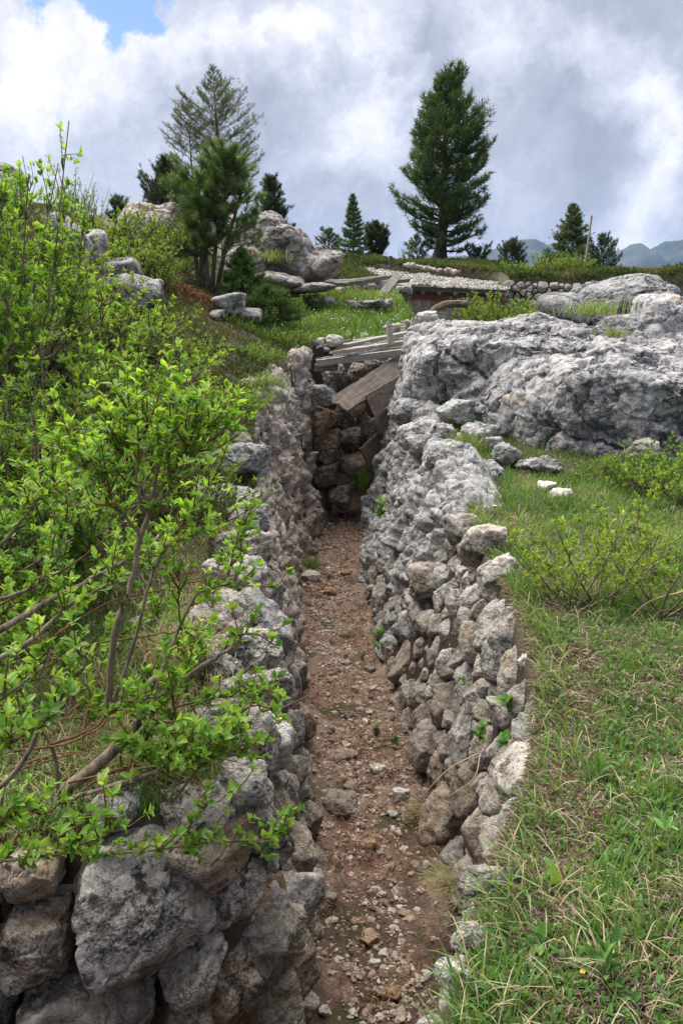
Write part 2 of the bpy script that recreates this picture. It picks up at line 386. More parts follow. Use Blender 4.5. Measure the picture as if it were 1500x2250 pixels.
def blob(px, py, rad_px, amp, soft=.9, warped=True):
    v = P(px, py, 1.0) - np.array([0, 0, CZ]); v = v / np.linalg.norm(v)
    s = g.n('ShaderNodeVectorMath', operation='DISTANCE'); g.l(dd if warped else d, s.inputs[0]); s.inputs[1].default_value = tuple(v)
    r = rad_px / FPX
    m = g.n('ShaderNodeMapRange', interpolation_type='SMOOTHSTEP'); g.l(s.outputs['Value'], m.inputs[0])
    m.inputs[1].default_value = r; m.inputs[2].default_value = r * (1 - soft); m.inputs[3].default_value = 0; m.inputs[4].default_value = amp
    return m.outputs[0]
def total(lst):
    s = lst[0]
    for x in lst[1:]: s = g.math('ADD', s, x)
    return s
n1 = g.noise(d, 3.0, 10, .60, .5); n2 = g.noise(d, 8, 9, .62, .5); n5 = g.noise(dd, 20, 8, .6, .3)
base = g.math('ADD', g.math('MULTIPLY', g.math('SUBTRACT', n1, .5), .85), g.math('ADD', g.math('MULTIPLY', g.math('SUBTRACT', n2, .5), .75), g.math('MULTIPLY', g.math('SUBTRACT', n5, .5), .62)))
B = total([g.math('ADD', base, .30)] + [blob(*b) for b in SKY_BLOBS])
cc = g.ramp(B, [(.0, (.38, .41, .50)), (.22, (.48, .51, .61)), (.42, (.61, .64, .75)), (.58, (.74, .76, .85)), (.74, (.90, .90, .96)), (.95, (1.05, 1.05, 1.06))])
bg2 = g.n('ShaderNodeBackground'); g.l(cc, bg2.inputs[0]); bg2.inputs[1].default_value = CLOUD
hole = total([g.math('MULTIPLY', g.math('SUBTRACT', n2, .5), .8)] + [blob(*b) for b in SKY_HOLES])
hm = g.mapr(hole, .30, .55, 1, 0)
# the milky band near the horizon on the left is thin cloud over blue
mx = g.n('ShaderNodeMixShader'); g.l(hm, mx.inputs[0]); g.l(bg1.outputs[0], mx.inputs[1]); g.l(bg2.outputs[0], mx.inputs[2]); g.l(mx.outputs[0], out.inputs[0])
sl = bpy.data.lights.new('sun', 'SUN'); sl.energy = SUN; sl.angle = math.radians(85); sl.color = (1, .95, .87)
so = bpy.data.objects.new('sun', sl); C.objects.link(so)
sv = Vector((math.sin(SUN_AZ) * math.cos(SUN_EL), math.cos(SUN_AZ) * math.cos(SUN_EL), math.sin(SUN_EL)))
so.rotation_euler = sv.to_track_quat('Z', 'Y').to_euler()

# ------------------------------------------------------------------ terrain
RT = np.array([(-4.5,.70),(-.7,.86),(.16,1.40),(.30,1.65),(.42,1.95),(.70,2.6),(.90,3.4),(.97,4.5),(1.0,6),(1.02,7.5),(1.0,9),(.98,11),(.92,12.5),(.85,14.2)])
RB = np.array([(-4.5,1.10),(-.7,1.2),(.12,1.75),(.32,2.05),(.46,2.4),(.60,3.0),(.63,3.7),(.56,5),(.42,6.4),(.31,7.8),(.28,9),(.36,11),(.45,12.5),(.50,13.9)])
LT = np.array([(-4.5,1.92),(-2.4,2.0),(-.9,2.1),(-.42,2.2),(-.31,2.42),(-.33,3),(-.48,4.2),(-.66,6.0),(-.90,8),(-1.02,9.5),(-.98,11),(-.76,12.3),(-.5,14.2)])
LB = np.array([(-4.5,2.10),(-2.4,2.12),(-.9,2.22),(-.36,2.32),(-.20,2.6),(-.17,3.1),(-.17,4.2),(-.27,5.6),(-.52,8),(-.57,9),(-.5,10.5),(-.30,12.3),(-.22,13.9)])
TOP = np.concatenate([RT, LT[::-1]]); BOT = np.concatenate([RB, LB[::-1]])
def seg_dist(x, y, poly, closed=True):
    a = poly; b = np.roll(poly, -1, 0)
    if not closed: a, b = poly[:-1], poly[1:]
    best = np.full(len(x), 1e9)
    for (ax, ay), (bx, by) in zip(a, b):
        dx, dy = bx - ax, by - ay; t = np.clip(((x - ax) * dx + (y - ay) * dy) / (dx * dx + dy * dy + 1e-12), 0, 1)
        best = np.minimum(best, (x - ax - t * dx) ** 2 + (y - ay - t * dy) ** 2)
    return np.sqrt(best)
def inside(x, y, poly):
    c = np.zeros(len(x), bool); b = np.roll(poly, -1, 0)
    for (ax, ay), (bx, by) in zip(poly, b):
        k = ((ay > y) != (by > y)) & (x < (bx - ax) * (y - ay) / (by - ay + 1e-12) + ax); c ^= k
    return c
_CM = np.array([(-50,1.3),(0,1.42),(2.2,1.5),(4,1.58),(6,1.75),(8,1.95),(10,2.25),(12,2.55),(13.5,2.72),(15,2.95),(18,3.4),(22,3.95),(26,4.25),(28,4.7),(31,5.3),(40,6.35),(55,6.9),(90,2),(200,-40),(1000,-160),(20000,-160)])
_CR = np.array([(-50,1.5),(0,1.6),(2,1.6),(4,1.55),(6,1.58),(8,1.72),(10,1.95),(12,2.3),(14,2.5),(18,2.72),(22,2.8),(27.8,2.85),(28.3,4.75),(31,5.2),(40,6.15),(55,6.6),(90,2),(200,-40),(1000,-160),(20000,-160)])
_RI = np.array([(0,.0),(2.2,.06),(4,.30),(6,.47),(8,.56),(12,.56),(16,.50),(20,.42),(30,.30),(45,.12),(70,0)])
def bank(x, y):
    cm = np.interp(y, _CM[:, 0], _CM[:, 1]); cr = np.interp(y, _CR[:, 0], _CR[:, 1])
    mid = np.interp(y, [0, 12, 18, 60], [.3, .3, 1.75, 2.2]); k = sstep(-.5, .5, (x - mid) / np.interp(y, [0, 16, 30], [.5, .8, 1.0]))
    z = cm * (1 - k) + cr * k
    z = z - .17 * np.maximum(x - 6, 0) * sstep(28, 36, y) * (1 - sstep(14, 30, x) * .6)
    pit = sstep(0, .3, x - (2.3 - (y - 26.9) * .44)) * (1 - sstep(5.6, 5.75, x)) * sstep(26.3, 26.8, y) * (1 - sstep(31.3, 31.7, y)); z = z * (1 - pit) + np.minimum(z, 2.85) * pit
    s = np.maximum(-(x + np.interp(y, [0, 8, 20], [.6, .7, .8])), 0); s = s * s / (s + .5); s = 8.5 * np.tanh(s / 8.5)
    z = z + np.interp(y, _RI[:, 0], _RI[:, 1]) * s
    far = sstep(45, 80, np.abs(x)); z = z * (1 - far) + np.minimum(z, -20) * far
    near = np.exp(-np.maximum(y - 12, 0) / 30)
    z = z + .09 * fbm(p2(x, y, .9), 4, 3) + .25 * fbm(p2(x, y, .22), 3, 8) * sstep(10, 30, y)
    return z
def H(x, y, full=False):
    x = np.atleast_1d(np.asarray(x, float)); y = np.atleast_1d(np.asarray(y, float))
    z = bank(x, y); zone = np.zeros(len(x))
    near = (x > -5) & (x < 1.6) & (y > .3) & (y < 14.8); idx = np.where(near)[0]
    if len(idx):
        xs, ys = x[idx], y[idx]; it = inside(xs, ys, TOP) & (xs > -4.45); ib = inside(xs, ys, BOT) & (xs > -4.45)
        dt = seg_dist(xs, ys, TOP); db = seg_dist(xs, ys, BOT)
        t = np.where(ib, 0, np.where(it, db / (db + dt + 1e-6), 1.0)); t = np.clip(t, 0, 1) ** 1.15
        fl = .05 * fbm(p2(xs, ys, 2.2), 4, 21) + .025 * fbm(p2(xs, ys, 9), 2, 5) + .05 * np.clip(.2 - db, 0, .2) / .2 * ib
        zb = z[idx]; z[idx] = fl * (1 - t) + zb * t; zone[idx] = 1 - t
    return (z, zone) if full else z
def Hs(x, y): return float(H([x], [y])[0])
def G(px, py, y0=1.2, y1=60):
    """first hit of the pixel's ray with the terrain"""
    Y = np.exp(np.linspace(math.log(y0), math.log(y1), 900)); dirv = P(px, py, 1.0) - np.array([0, 0, CZ])
    pts = dirv[None] * Y[:, None] + np.array([0, 0, CZ]); h = H(pts[:, 0], pts[:, 1])
    k = np.where(pts[:, 2] < h)[0]
    q = pts[k[0]] if len(k) else pts[-1]
    return np.array([q[0], q[1], H([q[0]], [q[1]])[0]])
def axis_grid(fine0, fine1, step, grow, lo, hi):
    c = list(np.arange(fine0, fine1, step)); s = step; a = []
    x = fine1
    while x < hi: c.append(x); s *= grow; x += s
    c.append(hi); s = step; x = fine0 - step; s = step
    while x > lo: a.append(x); s *= grow; x -= s
    a.append(lo); return np.array(a[::-1] + c)
gx = axis_grid(-1.5, 1.6, .03, 1.035, -6000, 6000); gy = axis_grid(.6, 9, .035, 1.02, -6000, 9000)
X, Yg = np.meshgrid(gx, gy); xr, yr = X.ravel(), Yg.ravel()
z, zone = H(xr, yr, True); nx, ny = len(gx), len(gy)
i = (np.arange(ny - 1)[:, None] * nx + np.arange(nx - 1)[None]).ravel()
mb = MB(); mb.add(np.stack([xr, yr, z], 1), None, np.stack([i, i + 1, i + nx + 1, i + nx], 1))
m, g, b, out = newmat('ground_soil'); geo = g.n('ShaderNodeNewGeometry'); pos = geo.outputs['Position']; zn = g.attr('zone')
a1 = g.noise(pos, 1.3, 8, .6, .3); a2 = g.noise(pos, 14, 8, .7, .4); a3 = g.noise(pos, 70, 5, .7); a4 = g.noise(pos, 3.4, 7, .65, .6)
grass = g.mix(g.mapr(a2, .35, .65), (.035, .05, .017), (.10, .115, .04)); grass = g.mix(g.mapr(a1, .42, .58), grass, (.15, .11, .08)); grass = g.mix(g.mapr(a3, .35, .7), (.04, .035, .02), grass)
flo = g.ramp(g.math('ADD', g.math('MULTIPLY', a3, .5), g.math('MULTIPLY', a2, .5)), [(.36, (.045, .028, .02)), (.5, (.17, .115, .085)), (.62, (.29, .215, .165)), (.75, (.36, .30, .245))])
red = g.mapr(a4, .50, .60, 0, .6); flo = g.mix(red, flo, g.mix(a3, (.07, .036, .024), (.30, .165, .115)))
sp = g.n('ShaderNodeSeparateXYZ'); g.l(pos, sp.inputs[0])
damp_shade = g.mapr(g.math('ADD', g.mapr(sp.outputs[1], 2.8, 6.5, .16, -.12), a1), .50, .60, 0, .75); flo = g.mix(damp_shade, flo, g.mix(a3, (.012, .008, .006), (.075, .05, .036)))  # wet soil plus shade of the near floor, both painted into its colour
moss = g.math('MULTIPLY', g.mapr(g.noise(pos, 2.6, 6, .6, .3), .53, .62, 0, .85), 1.0); mossside = g.mapr(zn, .985, .999, 1.0, .5); flo = g.mix(moss, flo, g.mix(a3, (.018, .02, .005), (.06, .062, .018)))
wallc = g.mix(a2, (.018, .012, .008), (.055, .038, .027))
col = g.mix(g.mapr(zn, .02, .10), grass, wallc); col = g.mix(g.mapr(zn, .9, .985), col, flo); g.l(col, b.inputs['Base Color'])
bp = g.n('ShaderNodeBump'); bp.inputs['Strength'].default_value = .8; bp.inputs['Distance'].default_value = .03; g.l(g.math('ADD', a2, g.math('MULTIPLY', a3, .5)), bp.inputs['Height']); g.l(bp.outputs[0], b.inputs['Normal'])
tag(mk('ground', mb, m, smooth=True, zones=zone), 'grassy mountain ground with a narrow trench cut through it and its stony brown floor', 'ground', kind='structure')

# ------------------------------------------------------------------ dry stone walls (Voronoi packed stones)
def resample(c, n):
    c = np.asarray(c, float); d = np.concatenate([[0], np.cumsum(np.linalg.norm(np.diff(c, axis=0), axis=1))]); s = np.linspace(0, d[-1], n)
    return np.stack([np.interp(s, d, c[:, k]) for k in range(c.shape[1])], 1)
def seeds2d(L, Hh, rmin, rmax, rng, asp=1.25, tries=9000):
    pts = np.zeros((0, 3))
    for it in range(tries):
        r = rmin + (rmax - rmin) * rng.random() ** 1.6 * max(0, 1 - it / (tries * .6)); r = r if it < tries * .75 else r * .75; q = np.array([rng.uniform(-.05, L + .05), rng.uniform(0, max(.05, Hh - .55 * r)), r])
        if len(pts):
            d = np.sqrt(((pts[:, 0] - q[0]) / asp) ** 2 + (pts[:, 1] - q[1]) ** 2)
            if np.any(d < .80 * (pts[:, 2] + r)): continue
        pts = np.vstack([pts, q])
    return pts
def stone_wall(name, label, cat, base, top, zb, ztop, rmin, rmax, mat, seed, flip=1, maxparts=100, sub=4, depth=.16, asp=1.25, big=None, origin=None, keep=None, bulge=.0, gap=.021, zonefix=None, pbase=9):
    rng = np.random.default_rng(seed); n = 80
    b2 = resample(base, n); t2 = resample(top, n)
    tz = np.array([ztop(x, y) for x, y in t2]); bz = np.array([zb(x, y) if callable(zb) else zb for x, y in b2])
    B3 = np.column_stack([b2, bz]); T3 = np.column_stack([t2, tz]); Mid = (B3 + T3) / 2
    S = np.concatenate([[0], np.cumsum(np.linalg.norm(np.diff(Mid[:, :2], axis=0), axis=1))]); L = S[-1]; Hh = float(np.mean(np.linalg.norm(T3 - B3, axis=1)))
    sd = seeds2d(L, Hh, rmin, rmax, rng, asp)
    def surf(s, t):
        bb = np.array([np.interp(s, S, B3[:, k]) for k in range(3)]); tt = np.array([np.interp(s, S, T3[:, k]) for k in range(3)])
        return bb + (tt - bb) * t
    root = empty(name, surf(L / 2, 0.0) if origin is None else origin, label, cat)
    made = []
    for k, (s, h, r) in enumerate(sd):
        t = h / Hh; c = surf(s, t); e = .08
        e1 = surf(min(s + e, L), t) - surf(max(s - e, 0), t); e1 /= np.linalg.norm(e1)
        e2 = surf(s, 1) - surf(s, 0); hh = np.linalg.norm(e2); e2 /= hh; e3 = flip * np.cross(e1, e2); e3 /= np.linalg.norm(e3)
        dx = (sd[:, 0] - s); dy = (sd[:, 1] - h) * hh / Hh; D = np.sqrt(dx ** 2 + dy ** 2); nb = np.where((D > 1e-6) & (D < 5 * r))[0]
        N = []; Hd = []
        for j in nb:
            dj = max((D[j] ** 2 + r ** 2 - sd[j, 2] ** 2) / (2 * D[j]), .35 * r) - gap
            tl = rng.uniform(.0, .20); n2 = (dx[j] * e1 + dy[j] * e2) / D[j]
            N.append(n2 * math.cos(tl) + e3 * math.sin(tl)); Hd.append(dj)
        for a in np.arange(6) * math.pi / 3 + rng.uniform(0, 1): N.append(math.cos(a) * e1 + math.sin(a) * e2); Hd.append(1.3 * r)
        N.append(e2); Hd.append(min(1.3 * r, (Hh - h) + .35 * r))
        pr = rng.uniform(.55, 1.05) * min(r, .16)
        for _ in range(5):
            q = e3 + rng.uniform(-.8, .8) * e1 + rng.uniform(-.8, .8) * e2; N.append(q / np.linalg.norm(q)); Hd.append(pr * rng.uniform(.75, 1.05))
        N.append(-e3); Hd.append(depth)
        d, f = ico(sub); N = np.array(N); Hd = np.array(Hd)
        v = d * rad(d, N, Hd, pbase + rng.integers(6, 22))[:, None]
        v = rock_disp(v, nrm(vnorm(v, f) + .5 * d), 1.5 * r, int(k % 89 + seed), .55, .9)
        tw = rng.uniform(-.15, .15); v = v + c + e3 * rng.uniform(-.04, .025)
        made.append((np.linalg.norm(c - np.array([0, 0, CZ])), r, c, v, f))
    made.sort(key=lambda q: q[0] / q[1])
    rest = MB(); nr = 0
    for k, (dd_, r, c, v, f) in enumerate(made):
        if k < maxparts:
            q = MB(); q.add(v, f); mk('stone', q, mat, root, origin=c, smooth=True)
        else: rest.add(v, f); nr += 1
    if nr: o = mk('stones', rest, mat, root, smooth=True); o['kind'] = 'stuff'
    return root
bz_ = lambda dz: (lambda x, y: float(bank(np.array([x]), np.array([y]))[0]) + dz)
# right wall: battered, bulging out and narrowing with distance
WALL_R = stone_wall('dry_stone_wall', 'grey dry stone wall lining the right side of the trench below the grass bank', 'stone wall',
           RB[2:11], RT[2:11], -.12, bz_(-.07), .09, .235, M['rock_wall'], 5, flip=-1, asp=1.15, sub=4)
# left wall beside the trench floor
WALL_L = stone_wall('dry_stone_wall', 'whitish grey dry stone wall lining the left side of the trench beneath the willow', 'stone wall',
           LB[4:8], LT[4:8], -.12, bz_(-.03), .10, .24, M['rock_wall'], 8, flip=1, asp=1.5, sub=4)
# near face of the left bank turned to the camera
WALL_N = stone_wall('dry_stone_wall', 'dark brown wall of big rough blocks facing forward in the bottom left corner', 'stone wall',
           [(-2.6, 2.0), (-.9, 2.06), (-.33, 2.2), (-.22, 2.55)], [(-2.6, 2.02), (-.9, 2.12), (-.43, 2.24), (-.33, 2.5)], .0, bz_(-.06), .12, .27, M['rock_near'], 23, flip=1, asp=1.25, sub=5, depth=.2, pbase=9)

# ------------------------------------------------------------------ bedrock faces of the trench
def bedrock(name, label, base, top, zb, ztop, mat, seed, flip, lip=.5, ns=330, nt=170, amp=1.0, cat='rock face', fr=2.0):
    b2 = resample(base, ns); t2 = resample(top, ns)
    tz = np.array([ztop(x, y) for x, y in t2]); B3 = np.column_stack([b2, np.full(ns, zb)]); T3 = np.column_stack([t2, tz])
    e1 = nrm(np.gradient((B3 + T3) / 2, axis=0)); e2 = nrm(T3 - B3); e3 = flip * nrm(np.cross(e1, e2)); hz = nrm(e3 * np.array([1, 1, 0.])); up = np.array([0, 0, 1.])
    t = np.linspace(-.05, 1, int(nt * .72)); k = np.linspace(0, 1, nt - len(t) + 1)[1:]
    rows = [B3 + (T3 - B3) * a for a in t]; nn = [e3 * (1 - sstep(.85, 1.05, np.array([a]))[0] * .5) + up * sstep(.85, 1.05, np.array([a]))[0] * .5 for a in t]
    for a in k: rows.append(T3 - hz * lip * a + up * (.05 * math.sin(a * 3.14) - .45 * a ** 3)); nn.append(up * (1 - .1 * a) + e3 * .3 * (1 - a))
    v = np.stack(rows, 0).reshape(-1, 3); n = nrm(np.stack(nn, 0).reshape(-1, 3))
    f1, f2, cid = worley(v * np.array([fr, fr, fr * 1.3]) + .6 * np.stack([fbm(v * 3, 3, 3), fbm(v * 3 + 7, 3, 4), fbm(v * 3 + 15, 3, 6)], 1), seed)
    g1, g2, gid = worley(v * fr * 3 + .5 * np.stack([fbm(v * 6, 2, 13), fbm(v * 6 + 7, 2, 14), fbm(v * 6 + 15, 2, 16)], 1), seed + 3)
    fa, fe = facets(v * 2.3 + .15 * np.stack([fbm(v * 5, 2, 23), fbm(v * 5 + 7, 2, 24), fbm(v * 5 + 15, 2, 26)], 1), seed + 1); fb, fd = facets(v * 6.5, seed + 2)
    d = .05 + .09 * fa + .035 * fb - .03 * np.exp(-(fe / .07) ** 2) + .12 * fbm(v * 1.3, 4, seed) + .8 * .10 * (cid - .5) * sstep(0, .2, f2 - f1) - .035 * np.exp(-((f2 - f1) / .06) ** 2) + .022 * (gid - .5) * sstep(0, .2, g2 - g1) + .012 * ridged(v * 7, 3, seed + 7) - .012
    ed = np.tile(np.minimum(np.arange(ns), np.arange(ns)[::-1]) / ns, nt); d -= .25 * (1 - sstep(0, .06, ed))
    v = v + n * (d * amp)[:, None] + .02 * amp * n * fbm(v * 22, 3, seed + 5)[:, None]
    i = (np.arange(nt - 1)[:, None] * ns + np.arange(ns - 1)[None]).ravel(); q = np.stack([i, i + 1, i + ns + 1, i + ns], 1)
    mb = MB(); mb.add(v, None, q if flip > 0 else q[:, ::-1])
    return tag(mk(name, mb, mat, origin=B3[ns // 2], smooth=True), label, cat)
bedrock('rock_outcrop', 'brown crumbling rock face on the left side of the trench below the heath slope', LB[6:13], LT[6:13], -.12, bz_(-.07), M['rock_brown'], 41, 1, lip=.45, fr=1.7)
bedrock('rock_outcrop', 'pale grey weathered bedrock on the right trench edge in front of the huge boulder', RB[8:14], RT[8:14], -.12, bz_(.03), M['rock'], 57, -1, lip=.6, fr=1.5)

# ------------------------------------------------------------------ boulders
def GP_(px, py, basey, half, seed):
    '''a lump seen at (px,py) that stands on the slope where the ray through its foot meets the ground'''
    Y = G(px, basey, 3)[1]; return ell(P(px, py, Y + half[1] * .5), half, seed)
def big_rock(name, label, lumps, mat, seed, sub=6, cat='boulder', amp=1.0, p=12, size=None):
    mb = MB(); o = None
    for li, (c, planes) in enumerate(lumps):
        c = np.array(c, float); d, f = ico(sub); N = []; h = []
        for pt, n in planes:
            n = np.array(n, float); n /= np.linalg.norm(n); k = float(np.dot(np.array(pt) - c, n)); N.append(n); h.append(max(k, .05))
        v = d * rad(d, np.array(N), np.array(h), p)[:, None]; sz = size or float(np.median(np.linalg.norm(v, axis=1)))
        v = rock_disp(v, nrm(vnorm(v, f) + .3 * d), sz, seed + li, .25 * amp, 1.0, True); w = v + c
        k_ = min(1, sz) * amp; ws = w * np.array([1, 1, 1.1]) + .18 * np.stack([fbm(w * 3, 3, 3), fbm(w * 3 + 7, 3, 4), fbm(w * 3 + 15, 3, 6)], 1)
        fa, fe = facets(ws * 2.0, seed + 11); fb, fd = facets(ws * 5.5, seed + 12); pf1, pf2, _ = worley(w * 4.2, seed + 5)
        cf1, cf2, cid = worley(ws * .95, seed + 21)
        dd_ = .035 * fa - .010 * np.exp(-(fe / .05) ** 2) + .012 * fb + .10 * fbm(w * 1.0, 5, seed) - .085 * np.exp(-((cf2 - cf1) / .045) ** 2) + .10 * (cid - .5) * sstep(0, .15, cf2 - cf1) + .016 * fbm(w * 8, 4, seed + 4) - .04 * np.exp(-(pf1 / .2) ** 2)
        v = v + vnorm(v, f) * (dd_ * k_)[:, None]
        mb.add(v + c, f); o = c if o is None else o
    return tag(mk(name, mb, mat, origin=o, smooth=True), label, cat)
def ell(c, half, seed, k=12, lean=None):
    r = np.random.default_rng(seed); c = np.array(c, float); half = np.array(half, float); out = []
    for _ in range(k):
        n = nrm(r.normal(size=3)); s = r.uniform(.72, 1.02); out.append((c + n * half * s, n / half))
    for n in np.concatenate([np.eye(3), -np.eye(3)]): out.append((c + n * half, n))
    return (c, out)
big_rock('boulder', 'huge grey limestone boulder with a dark overhanging face right of the trench', [
    ((2.3, 10.5, 2.45), [((.95, 10.4, 2.3), (-.62, -.78, -.14)), ((1.9, 9.55, 2.3), (-.30, -.94, -.16)), ((1.6, 10.3, 3.02), (-.10, -.12, .98)), ((.95, 10.4, 2.78), (-.72, -.25, .65)), ((.80, 10.5, 2.3), (-1, .1, 0)), ((3.4, 10.4, 3.02), (.12, -.16, .97)), ((2.3, 11.7, 2), (0, 1, .1)), ((4.6, 10.3, 2), (1, 0, .2)), ((2, 9, 1.2), (0, 0, -1))]),
    ((3.5, 8.95, 2.0), [((2.5, 8.25, 1.7), (-.30, -.95, -.04)), ((2.05, 8.75, 2.0), (-.80, -.58, .0)), ((2.0, 9.3, 2.68), (-.70, -.2, .68)), ((2.9, 8.5, 2.70), (-.05, -.22, .97)), ((4.3, 8.6, 2.78), (.08, -.2, .97)), ((4.2, 7.75, 1.7), (.1, -.98, .12)), ((3.5, 10.2, 2), (0, 1, .1)), ((5.9, 9, 2), (1, 0, 0)), ((3.5, 9, 1.1), (0, 0, -1))])],
    M['rock_big'], 71, sub=7, amp=.95, p=13, size=1.3)
big_rock('boulder', 'smooth arched grey rock rising behind the huge boulder at the right edge', [ell((4.3, 12.5, 3.06), (1.45, 1.0, 1.05), 4), ell(P(1235, 685, 11.9), (.38, .5, .30), 9)], M['rock_big'], 83, sub=7, amp=.7, p=5)
big_rock('boulder', 'lumpy pale rock at the right photo edge below the arched rock', [ell(P(1500, 735, 10.6), (.62, .6, .52), 14), ell(P(1385, 725, 10.4), (.4, .5, .2), 15)], M['rock_big'], 91, sub=6, amp=1.0)
big_rock('boulder', 'dark rock peeking over the shrubs at the top of the left photo edge', [GP_(-35, 470, 545, (.42, .8, .62), 21)], M['rock'], 95, sub=6)
big_rock('boulder', 'rounded grey boulder half hidden behind the tall shrub on the left', [GP_(148, 538, 598, (.33, .45, .40), 31), GP_(200, 552, 592, (.26, .4, .34), 32)], M['rock'], 98, sub=6, amp=.8)
big_rock('boulder', 'low grey rock slab on the left slope below the bushes', [GP_(282, 640, 672, (.42, .45, .27), 35), GP_(258, 595, 625, (.36, .4, .2), 36), GP_(215, 635, 660, (.22, .3, .15), 37)], M['rock'], 103, sub=6, amp=.8)
big_rock('boulder', 'flat cracked rock at the foot of the many stemmed pine', [GP_(505, 668, 700, (.3, .35, .18), 41), GP_(540, 692, 715, (.28, .3, .15), 42), GP_(475, 692, 705, (.13, .2, .09), 43)], M['rock'], 107, sub=5)
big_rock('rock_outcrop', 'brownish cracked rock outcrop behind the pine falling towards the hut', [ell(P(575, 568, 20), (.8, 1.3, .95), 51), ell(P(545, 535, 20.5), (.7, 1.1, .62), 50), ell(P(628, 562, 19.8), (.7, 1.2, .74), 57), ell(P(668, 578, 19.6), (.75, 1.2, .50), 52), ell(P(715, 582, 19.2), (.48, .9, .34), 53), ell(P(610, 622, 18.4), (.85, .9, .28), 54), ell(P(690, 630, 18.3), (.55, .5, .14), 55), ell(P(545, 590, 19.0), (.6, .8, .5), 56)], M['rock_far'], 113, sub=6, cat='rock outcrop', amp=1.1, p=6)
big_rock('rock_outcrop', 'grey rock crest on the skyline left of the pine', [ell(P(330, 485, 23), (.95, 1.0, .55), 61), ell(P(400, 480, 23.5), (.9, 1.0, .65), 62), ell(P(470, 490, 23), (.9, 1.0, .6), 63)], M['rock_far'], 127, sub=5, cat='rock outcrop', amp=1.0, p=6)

# ------------------------------------------------------------------ single stones
def stone(px, py, Y, half, mat, seed, label, group=None, cat='stone', sub=4, name='stone', ground=False, amp=1.0, rot=None):
    c = P(px, py, Y or 5)
    if ground: c = G(px, py, 1.5 if Y is None else Y); c = c + np.array([0, 0, half[2] * .45])
    v, f = stone_pts(seed, half, sub, amp=amp, rot=rot); mb = MB(); mb.add(v + c, f)
    o = mk(name, mb, mat, origin=c, smooth=True); return tag(o, label, cat, group)
def cap(root, px, py, Y, half, seed, mat='rock_wall'):
    c = P(px, py, Y); c[2] = Hs(c[0], c[1]) + half[2] * .12 if Y > 1 else c[2]; v, f = stone_pts(seed, half, 5 if Y < 4.5 else 4, k=16, p=16); mb = MB(); mb.add(v + c, f); mk('cap_stone', mb, M[mat], root, origin=c, smooth=True)
for k, q in enumerate([(520, 985, 7.6, (.16, .28, .16)), (512, 1065, 6.7, (.2, .3, .16)), (470, 1165, 5.9, (.30, .22, .12)), (545, 1195, 5.6, (.16, .2, .14)), (535, 1290, 4.8, (.16, .2, .13)), (520, 1345, 4.4, (.17, .17, .13)), (500, 1415, 3.95, (.17, .2, .12)), (545, 1480, 3.5, (.12, .17, .12)), (470, 1520, 3.4, (.16, .12, .08)), (555, 1560, 3.1, (.10, .16, .12)), (480, 1600, 3.0, (.13, .12, .08)), (565, 1650, 2.78, (.08, .14, .12)), (590, 1730, 2.6, (.07, .13, .11)), (545, 1790, 2.42, (.11, .10, .10))]): cap(WALL_L, *q, 900 + k)
for k, q in enumerate([(330, 1850, 2.2, (.13, .12, .11)), (180, 1900, 2.12, (.15, .12, .09)), (40, 1900, 2.12, (.15, .13, .09)), (430, 1800, 2.36, (.13, .13, .07)), (470, 1910, 2.16, (.10, .09, .09)), (-90, 1880, 2.12, (.15, .13, .09)), (250, 1830, 2.28, (.09, .08, .06))]): cap(WALL_N, *q, 930 + k, 'rock_near')
for k, q in enumerate([(955, 2240, 1.5, (.045, .04, .035)), (1005, 2155, 1.62, (.038, .06, .04)), (1045, 2070, 1.74, (.04, .07, .045)), (1078, 1960, 1.92, (.045, .085, .06)), (1105, 1250, 4.75, (.12, .15, .13)), (1060, 1165, 5.4, (.16, .17, .15)), (1025, 1110, 6.0, (.17, .2, .15)), (960, 1075, 6.4, (.25, .24, .18))]): cap(WALL_R, *q, 950 + k)
G0 = 'loose stones lying on the trench floor'
